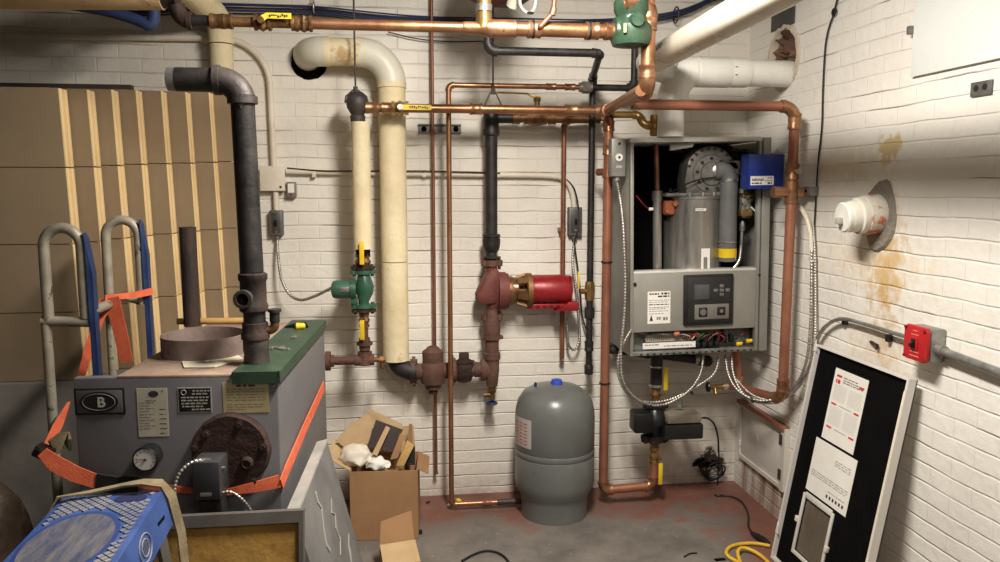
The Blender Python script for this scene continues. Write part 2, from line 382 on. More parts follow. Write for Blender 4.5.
    if drip:
        z0, y0, y1, c = drip
        n3 = N.new('ShaderNodeTexNoise'); n3.inputs['Scale'].default_value = 14; n3.inputs['Detail'].default_value = 4
        m3 = N.new('ShaderNodeMapping'); m3.inputs['Scale'].default_value = (1, 1.1, .16); L.new(g.outputs['Position'], m3.inputs[0]); L.new(m3.outputs[0], n3.inputs['Vector'])
        a = math_('MULTIPLY', math_('SUBTRACT', z0, sx.outputs['Z']), 40, True)
        b1 = math_('MULTIPLY', math_('SUBTRACT', sx.outputs['Y'], y0), 20, True); b2 = math_('MULTIPLY', math_('SUBTRACT', y1, sx.outputs['Y']), 20, True)
        f2 = math_('MULTIPLY', math_('MULTIPLY', a, math_('MULTIPLY', b1, b2)), math_('MULTIPLY', math_('SUBTRACT', n3.outputs[0], .33), 3.0, True), True)
        col = mixc(f2, c, col)
    # grime close to the floor
    gz = math_('MULTIPLY', math_('SUBTRACT', .16, sx.outputs['Z']), 5, True)
    col = mixc(math_('MULTIPLY', gz, math_('MULTIPLY', nf.outputs[0], .9), True), (120, 96, 74), col)
    L.new(col, b.inputs['Base Color'])
    # relief: rounded joints, roller texture, chips
    h1 = math_('MULTIPLY', br.outputs['Fac'], -.28)
    br3 = N.new('ShaderNodeTexBrick'); br3.inputs['Scale'].default_value = 1; br3.inputs['Brick Width'].default_value = 40; br3.inputs['Row Height'].default_value = row
    br3.inputs['Mortar Size'].default_value = .006; br3.inputs['Mortar Smooth'].default_value = .9; L.new(cb.outputs[0], br3.inputs['Vector'])
    n5 = N.new('ShaderNodeTexNoise'); n5.inputs['Scale'].default_value = 3.0; L.new(g.outputs['Position'], n5.inputs['Vector'])
    h1 = math_('ADD', h1, math_('MULTIPLY', br3.outputs['Fac'], math_('MULTIPLY', math_('MULTIPLY', math_('SUBTRACT', n5.outputs[0], .36), 4.0, True), -1.25*rowk)))
    h2 = math_('ADD', h1, math_('MULTIPLY', n1.outputs[0], .5)); h3 = math_('ADD', h2, math_('MULTIPLY', nf.outputs[0], .75))
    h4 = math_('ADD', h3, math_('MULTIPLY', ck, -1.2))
    bp = N.new('ShaderNodeBump'); bp.inputs['Strength'].default_value = .6; bp.inputs['Distance'].default_value = .009; L.new(h4, bp.inputs['Height']); L.new(bp.outputs[0], b.inputs['Normal'])
    return m
def floor_mat():
    m = bpy.data.materials.new('painted floor'); m.use_nodes = True; nt = m.node_tree; N, L = nt.nodes, nt.links
    b = N['Principled BSDF']; b.inputs['Roughness'].default_value = .55
    g = N.new('ShaderNodeNewGeometry'); sx = N.new('ShaderNodeSeparateXYZ'); L.new(g.outputs['Position'], sx.inputs[0])
    n = N.new('ShaderNodeTexNoise'); n.inputs['Scale'].default_value = 4; n.inputs['Detail'].default_value = 8; n.inputs['Roughness'].default_value = .7; L.new(g.outputs['Position'], n.inputs['Vector'])
    def ramp(a, c, p=(.35, .65)):
        r = N.new('ShaderNodeValToRGB'); e = r.color_ramp.elements; e[0].position, e[1].position = p; e[0].color = lin(a); e[1].color = lin(c); L.new(n.outputs[0], r.inputs[0]); return r.outputs[0]
    grey = ramp((98, 92, 86), (128, 122, 114)); red = ramp((100, 64, 53), (126, 86, 73))
    def mth(op, *a, clamp=False):
        q = N.new('ShaderNodeMath'); q.operation = op; q.use_clamp = clamp
        for i, x in enumerate(a):
            if isinstance(x, (int, float)): q.inputs[i].default_value = x
            else: L.new(x, q.inputs[i])
        return q.outputs[0]
    # red band along the back wall and the right wall, worn away at its edge
    dy = mth('MULTIPLY', mth('SUBTRACT', sx.outputs['Y'], 3.62), 3.6); dx = mth('MULTIPLY', mth('SUBTRACT', sx.outputs['X'], 1.48), 3.2)
    e = mth('MAXIMUM', dy, dx); fac = mth('MULTIPLY', mth('ADD', e, mth('MULTIPLY', mth('SUBTRACT', n.outputs[0], .5), 4.2)), 1.5, clamp=True)
    mx = N.new('ShaderNodeMix'); mx.data_type = 'RGBA'; L.new(fac, mx.inputs[0]); L.new(grey, mx.inputs[6]); L.new(red, mx.inputs[7])
    v = N.new('ShaderNodeTexVoronoi'); v.inputs['Scale'].default_value = 16; L.new(g.outputs['Position'], v.inputs['Vector'])
    sp = mth('MULTIPLY', mth('SUBTRACT', .075, v.outputs['Distance']), 30, clamp=True)
    mx2 = N.new('ShaderNodeMix'); mx2.data_type = 'RGBA'; L.new(mth('MULTIPLY', sp, .55), mx2.inputs[0]); L.new(mx.outputs[2], mx2.inputs[6]); mx2.inputs[7].default_value = lin((196, 184, 168))
    L.new(mx2.outputs[2], b.inputs['Base Color'])
    bp = N.new('ShaderNodeBump'); bp.inputs['Strength'].default_value = .25; bp.inputs['Distance'].default_value = .01; L.new(n.outputs[0], bp.inputs['Height']); L.new(bp.outputs[0], b.inputs['Normal'])
    return m
st = tuple(R(885, 275, 0)); st2 = tuple(R(890, 148, 0)); st3 = tuple(R(872, 262, 0)); st4 = tuple(R(880, 350, 0)); st5 = tuple(R(845, 165, 0))
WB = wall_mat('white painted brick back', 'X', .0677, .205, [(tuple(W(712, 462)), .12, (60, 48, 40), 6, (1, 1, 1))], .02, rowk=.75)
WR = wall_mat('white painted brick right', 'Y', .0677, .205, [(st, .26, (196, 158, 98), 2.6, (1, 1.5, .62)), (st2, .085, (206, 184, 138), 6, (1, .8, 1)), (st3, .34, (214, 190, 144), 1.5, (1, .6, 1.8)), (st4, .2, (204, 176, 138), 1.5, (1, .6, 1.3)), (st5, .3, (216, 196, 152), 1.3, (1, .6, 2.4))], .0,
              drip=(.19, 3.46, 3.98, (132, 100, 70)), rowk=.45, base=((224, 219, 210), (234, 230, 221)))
WO = mat('plain painted wall', (92, 86, 78), (106, 99, 90), 3, .8)
def wall_with_hole(name, axis, lo, hi, hc, hr, thick, m):
    # a wall panel with a round hole through it; lo/hi = (a0, z0), (a1, z1); hc = (a, z) centre
    mb = MB(); n = 32; bm = mb.bm
    def P(a, z, d): return V((a, D+d, z)) if axis == 'X' else V((XR+d, a, z))
    rnd = random.Random(3)
    rr = [hr*(1+rnd.uniform(-.025, .025)) for _ in range(n)]
    outer = []
    for i in range(n):
        t = 2*math.pi*(i+.5)/n; ca, sa = math.cos(t), math.sin(t)
        s_ = min(((hi[0]-hc[0])/ca if ca > 0 else (lo[0]-hc[0])/ca) if abs(ca) > 1e-6 else 1e9, ((hi[1]-hc[1])/sa if sa > 0 else (lo[1]-hc[1])/sa) if abs(sa) > 1e-6 else 1e9)
        outer.append((hc[0]+ca*s_, hc[1]+sa*s_))
    inner = [(hc[0]+math.cos(2*math.pi*(i+.5)/n)*rr[i], hc[1]+math.sin(2*math.pi*(i+.5)/n)*rr[i]) for i in range(n)]
    corners = [(hi[0], hi[1]), (lo[0], hi[1]), (lo[0], lo[1]), (hi[0], lo[1])]
    vi = [bm.verts.new(P(a, z, 0)) for a, z in inner]; vo = [bm.verts.new(P(a, z, 0)) for a, z in outer]; vb = [bm.verts.new(P(a, z, thick)) for a, z in inner]
    for i in range(n):
        j = (i+1) % n; mb.face((vi[i], vi[j], vo[j], vo[i])); mb.face((vi[j], vi[i], vb[i], vb[j]))
        a, b = outer[i], outer[j]
        if abs(a[0]-b[0]) > 1e-6 and abs(a[1]-b[1]) > 1e-6:
            c = min(corners, key=lambda c: (c[0]-(a[0]+b[0])/2)**2 + (c[1]-(a[1]+b[1])/2)**2)
            mb.face((vo[i], vo[j], bm.verts.new(P(c[0], c[1], 0))))
    mb.face(vb)
    return struct(name, mb, m)
HB = W(309, 61.5, 0); HBR = .09
HR_ = R(784, 58, 0); HRR = .132
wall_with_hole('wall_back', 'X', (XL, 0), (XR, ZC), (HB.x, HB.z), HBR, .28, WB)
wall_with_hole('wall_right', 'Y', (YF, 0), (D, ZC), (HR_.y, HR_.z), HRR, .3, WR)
struct('wall_left', MB().quad([(XL, YF, 0), (XL, D, 0), (XL, D, ZC), (XL, YF, ZC)]), WO)
struct('wall_front', MB().quad([(XL, YF, 0), (XR, YF, 0), (XR, YF, ZC), (XL, YF, ZC)]), WO)
struct('floor', MB().quad([(XL, YF, 0), (XR, YF, 0), (XR, D, 0), (XL, D, 0)]), floor_mat())
struct('ceiling', MB().quad([(XL, YF, ZC), (XR, YF, ZC), (XR, D, ZC), (XL, D, ZC)]), mat('ceiling paint', (84, 76, 68), (100, 92, 82), 3, .9))
# dark liners inside the two holes
def hole_lining(name, label, c, ax, r, m, mring, rr, d0):
    t = thing(name, label, 'hole', c); u, v = perp(V(ax)); mb = MB(); rnd = random.Random(5); n = 36
    rings = []
    for (q, h) in ((rr*1.2, .002), (rr*1.17, -.01), (rr*1.03, -.012), (rr*.95, .006), (rr*.93, .1)):
        rings.append([mb.bm.verts.new(V(c)+V(ax)*h+(u*math.cos(2*math.pi*i/n)+v*math.sin(2*math.pi*i/n))*q*(1+rnd.uniform(-.045, .045))) for i in range(n)])
    mb.skin(rings, caps=False); mb.build('broken_rim', mring, t)
    g = MB(); rings = []
    for k, (q, h) in enumerate(((rr*.98, d0), (rr*.7, d0+.02), (rr*.35, d0-.01), (.01, d0+.02))):
        rings.append([g.bm.verts.new(V(c)+V(ax)*(h+rnd.uniform(-.025, .025))+(u*math.cos(2*math.pi*i/n)+v*math.sin(2*math.pi*i/n))*q) for i in range(n)])
    g.skin(rings, caps=False); g.build('rubble', m, t); return t
hole_lining('wall_hole', 'round broken hole high in the right wall around the white pipe', HR_, (1, 0, 0), 0, RUBBLE, PLASTER, HRR, .012)
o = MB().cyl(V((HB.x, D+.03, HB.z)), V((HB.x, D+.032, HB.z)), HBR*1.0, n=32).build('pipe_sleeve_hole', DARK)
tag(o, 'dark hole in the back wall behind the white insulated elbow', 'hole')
# concrete ledge that carries the cardboard stack
lz = Yp(20, 383, 3.17).z
struct('trim_1', MB().bb((XL, 3.17, 0), (-.78, D, lz), .01), mat('raw concrete', (112, 106, 100), (134, 128, 120), 4, .85, 0, .1, 30))
a = W(0, 84, .03); b = W(135, 88, .03)
struct('shadow_strip', MB().prism([W(-60, 83, .0), W(134, 86, .0), W(134, 91, .0), W(-60, 90, .0)], (0, -.05, 0)), LEDGE_SHADOW)  # dark strip whose colour stands in for a ledge shadow on the wall
# ------------------------------------------------------------------ pipework on the back wall
X1, Y1, Z1 = V((1, 0, 0)), V((0, 1, 0)), V((0, 0, 1))
# big insulated pipe
IO = .13
tx, bz = vpts(394, 55, 360, IO, 230); IPX = tx.x
rI = .066
zt = W(394, 53, IO).z; xl = W(302, 53, IO).x
t = thing('insulated_pipe', 'thick cream insulated pipe bending over and into the wall', 'pipe', (IPX, D-IO, bz.z))
MB().cyl((IPX, D-IO, bz.z), (IPX, D-IO, W(394, 262, IO).z), rI*1.0, n=28).build('canvas_cover', CREAM, t)
MB().cyl((IPX, D-IO, W(394, 262, IO).z+.004), (IPX, D-IO, zt-.14), rI*1.0, n=28).build('canvas_cover', CREAM, t)
MB().tube(arc(V((IPX, D-IO, zt-.15)), V((IPX, D-IO, zt)), V((IPX-.15, D-IO, zt)), 12), rI*1.06, 28).build('elbow_cover', IVORY, t)
MB().cyl((IPX-.145, D-IO, zt), (W(326, 53, IO).x, D-IO, zt), rI*1.0, n=28).build('canvas_cover', CREAM, t)
xe = W(326, 53, IO).x
MB().tube([(xe+.005, D-IO, zt)] + arc(V((xe-.02, D-IO, zt)), V((xl+.01, D-IO, zt)), V((xl+.01, D+.03, zt)), 12), rI*1.06, 28).build('elbow_cover', IVORY, t)
for c_, ax in (((IPX, D-IO, zt-.155), Z1), ((IPX-.155, D-IO, zt), X1), ((xe+.004, D-IO, zt), X1)): MB().cyl(V(c_)-ax*.012, V(c_)+ax*.012, rI*1.075, n=28).build('band', CREAM, t)
# black elbow leaving its foot
eb = W(400, 371, IO); zman = W(430, 371, IO).z
t = thing('black_elbow', 'black iron elbow under the thick insulated pipe', 'pipe fitting', (IPX, D-IO, zman))
MB().tube([(IPX, D-IO, bz.z+.03)] + arc(V((IPX, D-IO, zman+.075)), V((IPX, D-IO, zman)), V((IPX+.1, D-IO, zman)), 10), .048, 20).build('elbow', BLACK_IRON, t)
ring(t, (IPX+.085, D-IO, zman), X1, .052, .035, BLACK_IRON, 'collar')
# rusty flow control valve
def w_(px, py=371): p = W(px, py, IO); return V((p.x, D-IO, p.z if py != 371 else zman))
fc = w_(433)
t = thing('flow_control_valve', 'bulky rusty flow control valve low on the wall behind thin copper pipes', 'valve', fc-V((0, 0, .12)))
MB().lathe([(.03, -.115), (.045, -.11), (.05, -.085), (.07, -.075), (.078, -.02), (.078, .03), (.066, .05), (.062, .055), (.064, .12), (.055, .128), (.05, .128), (.03, .15)], fc, Z1, 24).build('body', RUST, t)
MB().hexa(fc+V((0, 0, .13)), fc+V((0, 0, .155)), .018).build('plug', RUST, t)
for s_ in (-1, 1):
    MB().lathe([(.045, 0), (.05, .04), (.062, .045), (.068, .05), (.068, .08), (.062, .085), (.05, .09)], fc+V((s_*.055, 0, 0)), (s_, 0, 0), 20).build('hub', RUST, t)
    flange(t, fc+V((s_*.115, 0, 0)), X1, .085, .02, RUST, 2, Z1)
MB().hexa(fc+V((0, 0, -.115)), fc+V((0, 0, -.14)), .03).build('plug', RUST_D, t); rescale(t, fc, (.85, .72, .85))
# square head cock
ck_ = w_(464)
t = thing('plug_cock', 'small dark plug cock between rusty valve and tee', 'valve', ck_-V((0, 0, .09)))
MB().lathe([(.02, -.085), (.038, -.075), (.045, -.05), (.056, -.03), (.056, .03), (.05, .045), (.05, .055), (.038, .06), (.034, .075)], ck_, Z1, 20).build('body', RUST_D, t)
MB().cyl(ck_+V((0, 0, .055)), ck_+V((0, 0, .063)), .056, n=18).build('cap_ring', RUST_D, t)
MB().box(ck_+V((0, 0, .095)), (.05, .05, .055), None, .005).build('square_head', RUST_D, t)
MB().cyl(ck_-V((.09, 0, 0)), ck_+V((.1, 0, 0)), .042, n=20).build('nipple', RUST, t)
for s_ in (-.06, .075): ring(t, ck_+V((s_, 0, 0)), X1, .052, .04, RUST, 'collar')
rescale(t, ck_, (1, .72, .75))
# tee, reducers and drain under the red pump
te = w_(492); pmx = te.x
def pz(py): return W(492, py, IO).z
t = thing('rusty_tee', 'rusty tee and reducer stack below the red pump', 'pipe fitting', te)
MB().cyl(te-V((.07, 0, 0)), te, .052, n=20).cyl(te-V((.085, 0, 0)), te-V((.055, 0, 0)), .06, n=20).build('branch', RUST, t)
MB().lathe([(.04, -.09), (.045, -.07), (.05, -.04), (.055, 0), (.055, .05), (.064, .055), (.064, .085), (.052, .09), (.052, .16)], te, Z1, 22).build('tee_body', RUST, t)
MB().cyl(te+V((0, 0, .16)), te+V((0, 0, .178)), .07, n=22).box(te+V((0, 0, .168)), (.17, .04, .018), None, .006).build('union_ring', RUST, t)
MB().lathe([(.06, .178), (.064, .22), (.06, .26), (.044, .29), (.044, .315)], te, Z1, 22).build('reducer', RUST, t)
rescale(t, te, (.68, .68, 1)); MB().cyl(te-V((.09, 0, 0)), te-V((.03, 0, 0)), .036, n=20).build('nipple', RUST, t)
t = thing('drain_valve', 'brass drain cock with blue handwheel under the rusty tee', 'valve', te-V((0, 0, .2)))
MB().cyl(te-V((0, 0, .065)), te-V((0, 0, .12)), .022, n=6).cyl(te-V((0, 0, .12)), te-V((0, 0, .16)), .015).cyl(te-V((0, 0, .135)), te-V((.04, .0, .135)), .012).cyl(te-V((.04, 0, .135)), te-V((.045, 0, .135)), .016).build('cock_body', BRASS_OLD, t)
MB().cyl(te-V((0, 0, .16)), te-V((0, 0, .178)), .006).torus(te-V((0, 0, .18)), Z1, .024, .006).box(te-V((0, 0, .18)), (.045, .006, .005)).box(te-V((0, 0, .18)), (.006, .045, .005)).build('handwheel', BLUE_RAIL, t)
# red pump
zf0, zf1, zv = pz(317), pz(263), pz(291)
t = thing('heating_pump', 'red motor circulator pump with rusty body in the middle of the wall', 'pump', (pmx, D-IO, zf0))
cI = V((pmx, D-IO, 0))
flange(t, cI+Z1*zf0, Z1, .075, .03, RUST, 2, X1); flange(t, cI+Z1*zf1, Z1, .075, .03, RUST, 2, X1)
MB().tube([cI+Z1*zf0, cI+Z1*(zf0+.05), cI+V((.012, 0, zv-.03)), cI+V((.005, 0, zv+.03)), cI+Z1*(zf1-.05), cI+Z1*zf1], [.036, .045, .075, .075, .045, .036], 22).build('pump_neck', RED_OLD, t)
vp_ = [(-.01, 0, .125), (-.035, 0, .085), (-.08, 0, .0), (-.088, 0, -.03), (-.075, 0, -.055), (-.035, 0, -.066), (.02, 0, -.06), (.045, 0, .0), (.042, 0, .09), (.016, 0, .125)]
MB().prism([cI+V((a, -.055, zv+c)) for a, b_, c in vp_], (0, .11, 0), .02).build('volute', RED_OLD, t)
mx0 = W(504, 291, IO).x
MB().cyl((pmx+.03, D-IO, zv), (pmx+.07, D-IO, zv), .105, n=30).build('face_plate', RED_OLD, t)
fl_ = MB().cyl((pmx+.07, D-IO, zv), (pmx+.082, D-IO, zv), .098, n=30).build('face_ring', RED_OLD, t)
for i in range(8):
    a = i*math.pi/4+.3; p = V((pmx+.082, D-IO+.086*math.cos(a), zv+.086*math.sin(a))); MB().hexa(p, p+X1*.014, .011).build('bolt', RUST, fl_)
br_ = MB()
br_.lathe([(.078, 0), (.082, .02), (.07, .045), (.07, .05)], (pmx+.08, D-IO, zv), X1, 26, False)
for i in range(6):
    a = i*math.pi/3+.2; u = V((0, math.cos(a), math.sin(a))); tt = V((0, -math.sin(a), math.cos(a)))
    br_.prism([V((pmx+.125, D-IO, zv))+u*.065-tt*.02, V((pmx+.125, D-IO, zv))+u*.065+tt*.02, V((pmx+.175, D-IO, zv))+u*.082+tt*.026, V((pmx+.175, D-IO, zv))+u*.082-tt*.026], u*.014)
br_.cyl((pmx+.1, D-IO, zv), (pmx+.2, D-IO, zv), .03)
br_.lathe([(.09, 0), (.098, .006), (.098, .03)], (pmx+.172, D-IO, zv), X1, 28, False)
br_.build('coupling_bracket', BRASS_OLD, t)
m0, m1 = W(530, 291, IO).x, W(568, 291, IO).x
mo = MB().lathe([(.06, -.006), (.092, 0), (.1, .012), (.1, m1-m0-.02), (.092, m1-m0), (.045, m1-m0+.004), (.045, m1-m0+.02), (.02, m1-m0+.022)], (m0, D-IO, zv+.005), X1, 32).build('motor', RED_P, t)
for k in range(4):
    for j in range(2):
        a = -1.9+j*.35; MB().box(V((m0+.03+k*.035, D-IO+.0, zv+.005)) + V((0, -.1*math.cos(a+1.57-.4), -.1*math.sin(.55+j*.3))), (.02, .012, .009), None, .003).build('vent_slot', BLACK_M, mo)
MB().box((m1+.012, D-IO, zv), (.012, .09, .19), None, .01).build('end_bell', RED_P, mo)
MB().prism([(m0-.015, D-IO-.05, zv-.125), (m1-.01, D-IO-.05, zv-.115), (m1-.01, D-IO-.05, zv-.088), (m0-.015, D-IO-.05, zv-.088)], (0, .1, 0), .005).build('motor_cradle', RED_P, t)
MB().prism([(W(553, 310, IO).x, D-IO-.085, zv-.135), (W(576, 310, IO).x, D-IO-.085, zv-.135), (W(576, 300, IO).x, D-IO-.085, zv-.075), (W(566, 300, IO).x, D-IO-.085, zv-.075), (W(561, 306, IO).x, D-IO-.085, zv-.105)], (0, .1, 0), .005).build('oil_cup_guard', RED_P, t)
rescale(t, (pmx, D-IO, zv), (.68, .68, 1), ('flange', 'bolt', 'pump_neck')); rescale(t, (pmx, D-IO, zv), (1, .92, .92), ('face_plate', 'face_ring', 'coupling_bracket')); rescale(t, (pmx, D-IO, zv), (1, .76, .76), None, ('flange', 'bolt', 'pump_neck', 'volute', 'face_plate', 'face_ring', 'coupling_bracket'))
MB().box((pmx+.115, D-IO-.06, zv+.03), (.028, .012, .016), None, .003).build('tag', PAPER, t)
# black riser above the red pump
t = thing('black_riser', 'black iron riser from red pump up to the copper main', 'pipe', (pmx, D-IO, pz(258)))
za, zb = pz(250), W(489, 132, IO).z
bx = W(491.3, 180, IO).x
MB().cyl((bx, D-IO, pz(238)), (bx, D-IO, zb), .031, n=22).build('pipe', BLACK_IRON, t)
MB().lathe([(.03, 0), (.034, .015), (.05, .02), (.05, .028), (.034, .032), (.034, .05), (.04, .055), (.05, .075), (.053, .1), (.053, .12), (.048, .125), (.053, .13), (.053, .14), (.04, .145)], (bx, D-IO, pz(262)), Z1, 22).build('reducing_coupling', BLACK_IRON, t)
zt2 = W(490, 118, IO).z
MB().lathe([(.036, -.09), (.047, -.085), (.05, -.06), (.044, -.05), (.046, .0), (.044, .045), (.036, .055)], (bx, D-IO, zt2), Z1, 22).build('tee', BLACK_IRON, t)
run(t, [V((bx, D-IO, zt2)), V((W(520, 118, IO).x, D-IO, zt2))], .026, BLACK_IRON, pname='nipple')
rescale(t, (bx, D-IO, zt2), (.86, .86, 1), ('reducing_coupling', 'tee'))
# brass valve run behind the copper main
xa, xb = W(516, 118, IO).x, W(600, 118, IO).x
t = thing('brass_valve_run', 'brown brass pipe run with yellow lever valve behind the copper main', 'pipe', (xa, D-IO, zt2))
MB().cyl((xa, D-IO, zt2), (xb, D-IO, zt2), .022, n=20).build('pipe', BRASS_OLD, t)
for px in (516, 528, 552, 566): ring(t, (W(px, 118, IO).x, D-IO, zt2), X1, .028, .035, BRASS_OLD)
vx = W(537, 118, IO).x
vb_ = MB().lathe([(.03, -.05), (.03, -.03), (.036, -.02), (.038, 0), (.036, .02), (.03, .03), (.03, .05)], (vx, D-IO, zt2), X1, 8).build('valve_body', BRASS_OLD, t)
MB().cyl((vx, D-IO, zt2+.04), (vx, D-IO, zt2+.105), .013).hexa((vx, D-IO, zt2+.085), (vx, D-IO, zt2+.1), .02).build('stem', BRASS_OLD, vb_)
MB().ribbon([(vx+.02, D-IO, zt2+.105), (vx-.03, D-IO, zt2+.108), (vx-.05, D-IO, zt2+.122), (W(497, 96, IO).x, D-IO, zt2+.124)], .022, .006, Y1).build('lever', TAG_Y, vb_)
# small insulated drop with green pump
GO = .27
def g_(px, py): return W(px, py, GO)
gx = g_(362, 200).x; zb_ = g_(358, 103).z
t = thing('insulated_pipe', 'slim cream insulated drop hanging above the green pump', 'pipe', (gx, D-GO, g_(361, 252).z))
MB().cyl((gx, D-GO, g_(361, 249).z), (gx, D-GO, g_(361, 136).z), .0435, n=26).build('canvas_cover', CREAM, t)
MB().cyl((gx, D-GO, g_(361, 136).z-.004), (gx, D-GO, g_(361, 122).z), .0432, n=26).build('canvas_cover', CREAM, t)
MB().lathe([(.028, -.09), (.034, -.085), (.036, -.06), (.03, -.055), (.036, -.045), (.05, -.02), (.053, .005), (.046, .032), (.025, .05)], (gx-.012, D-GO, zb_), Z1, 24).build('top_elbow', GREY_IRON, t)
MB().cyl((gx, D-GO, g_(361, 256).z), (gx, D-GO, g_(361, 246).z), .034).build('insulation_end', DARK, t)
gz1, gz0, gzc = g_(364, 272).z, g_(364, 306).z, g_(364, 289).z
gxx = g_(363.5, 289).x
t = thing('valve_set', 'yellow handled brass valve just below slim insulated pipe', 'valve', (gxx, D-GO, gz1))
MB().cyl((gxx, D-GO, gz1), (gxx, D-GO, g_(364, 250).z), .026).build('nipple', BRASS_OLD, t)
v_, h_ = ball_valve(t, (gxx, D-GO, g_(364, 262).z), Z1, .04, .075, BRASS_OLD)
MB().box((gxx-.002, D-GO-.06, g_(364, 252).z), (.022, .006, .11), None, .002).build('lever', YELLOW, v_); MB().cyl((gxx, D-GO, g_(364, 262).z), (gxx, D-GO-.062, g_(364, 262).z), .009).build('stem', BRASS_OLD, v_)
t = thing('circulator_pump', 'green circulator pump on the slim pipe beside the boiler', 'pump', (gxx, D-GO, gz0))
flange(t, (gxx, D-GO, gz1), Z1, .078, .018, GREEN_P, 2, X1); flange(t, (gxx, D-GO, gz0), Z1, .078, .018, GREEN_P, 2, X1)
flange(t, (gxx, D-GO, gz1+.022), Z1, .074, .014, RUST_D, 2, X1); flange(t, (gxx, D-GO, gz0-.022), Z1, .074, .014, RUST_D, 2, X1)
MB().tube([(gxx, D-GO, gz0), (gxx, D-GO, gz0+.025), (gxx+.006, D-GO, gzc-.015), (gxx+.01, D-GO, gzc+.012), (gxx+.003, D-GO, gz1-.03), (gxx, D-GO, gz1)], [.032, .034, .056, .06, .045, .034], 22).build('volute', GREEN_P, t)
mxx = g_(334, 289).x
mo = MB().lathe([(.03, -.012), (.046, -.006), (.052, .006), (.053, .02), (.053, (gxx-mxx)*.62), (.045, (gxx-mxx)*.64)], (mxx, D-GO, gzc), X1, 28).build('motor', GREEN_P, t)
MB().cyl((gxx-.06, D-GO, gzc), (gxx-.035, D-GO, gzc), .06, n=24).build('motor_flange', GREEN_P, t)
MB().box((mxx+.05, D-GO-.05, gzc+.005), (.05, .01, .03), None, .003).build('name_plate', STEEL_D, mo)
MB().box((gxx-.045, D-GO, gzc-.065), (.03, .06, .04), None, .005).build('terminal_box', GREEN_P, t)
rescale(t, (gxx, D-GO, gzc), (.74, .74, 1), ('flange', 'bolt', 'volute')); rescale(t, (gxx, D-GO, gzc), (1, .84, .84), ('motor', 'motor_flange', 'name_plate', 'terminal_box'))
# below the green pump: valve, tee, boiler connection
zt3 = g_(364, 360).z
t = thing('boiler_connection', 'rusty tee with yellow handled valve below the green pump, piped to boiler', 'pipe', (gxx, D-GO, zt3))
MB().cyl((gxx, D-GO, gz0-.02), (gxx, D-GO, zt3), .024).build('nipple', RUST, t)
v_, h_ = ball_valve(t, (gxx, D-GO, g_(364, 320).z), Z1, .036, .07, BRASS_OLD)
MB().box((gxx-.008, D-GO-.055, g_(363, 328).z), (.022, .006, .095), None, .002).build('lever', YELLOW, v_); MB().cyl((gxx, D-GO, g_(364, 318).z), (gxx, D-GO-.057, g_(364, 318).z), .009).build('stem', BRASS_OLD, v_)
MB().cyl((gxx, D-GO, zt3+.075), (gxx, D-GO, zt3+.09), .05, n=8).cyl((gxx, D-GO, zt3+.05), (gxx, D-GO, zt3+.11), .034).build('union', RUST, t)
MB().cyl((gxx, D-GO, zt3-.03), (gxx, D-GO, zt3+.05), .035).cyl((gxx-.05, D-GO, zt3), (gxx+.045, D-GO, zt3), .033).build('tee', RUST, t)
x3 = g_(318, 360).x
MB().tube([(-.46, 3.12, zt3), (-.46, D-GO-.06, zt3)]+arc(V((-.46, D-GO-.05, zt3)), V((-.46, D-GO, zt3)), V((-.41, D-GO, zt3)), 6)+[(gxx-.04, D-GO, zt3)], .025, 18).build('pipe', RUST, t)
MB().cyl((g_(328, 360).x-.012, D-GO, zt3), (g_(328, 360).x+.012, D-GO, zt3), .056, n=18).cyl((g_(331, 360).x, D-GO, zt3), (g_(334, 360).x, D-GO, zt3), .036, n=8).build('flange', RUST, t)
rescale(t, (gxx, D-GO, zt3), (.78, .78, 1), ('nipple', 'valve_body', 'union', 'stem')); rescale(t, (gxx, D-GO, zt3), (1, .84, .84), ('tee', 'pipe', 'flange'))
MB().cyl((gxx+.04, D-GO, zt3), (gxx+.1, D-GO, zt3), .012).hexa((gxx+.07, D-GO, zt3), (gxx+.09, D-GO, zt3), .02).cyl((gxx+.082, D-GO, zt3), (gxx+.082, D-GO, zt3-.045), .011).build('drain_cock', BRASS_OLD, t)
# ---------------- vertical copper pipes
a_, b_ = vpts(433, -25, 340, .05); a2, b2 = vpts(433.5, 340, 474, .05)
b2.x = a_.x
t = thing('thin_copper_pipe', 'long thin copper pipe running down the wall behind the rusty valve', 'pipe', b2)
MB().cyl(a_, b2, .0085, n=14).build('pipe', COPPER_D, t); ring(t, (a_.x, a_.y, W(433, 133, .05).z), Z1, .012, .03, COPPER_D, 'strap'); MB().cyl(b2, b2+V((0, 0, .012)), .011).build('end_cap', COPPER_D, t)
CO = .215
zc = W(447, 85, CO).z; cx = W(450, 300, CO).x; zb0 = .035; xe_ = W(585, 84, CO).x
pipe('copper_feed_pipe', 'copper pipe dropping past the rusty valve to the floor beside grey tank', 'pipe', [V((xe_, D-CO, zc)), V((cx, D-CO, zc)), V((cx, D-CO, zb0)), V((.62, D-CO, zb0))], .0128, COPPER, COPPER_FIT)
feed = SC.objects['copper_feed_pipe']
for px in (551, 570): ring(feed, (W(px, 84, CO).x, D-CO, zc), X1, .016, .05, COPPER_FIT)
ring(feed, (W(487, 508, CO).x, D-CO, zb0), X1, .017, .05, COPPER_D)
MB().cyl((W(497, 508, CO).x, D-CO, zb0), (.62, D-CO, zb0), .015).build('steel_nipple', GREY_IRON, feed)
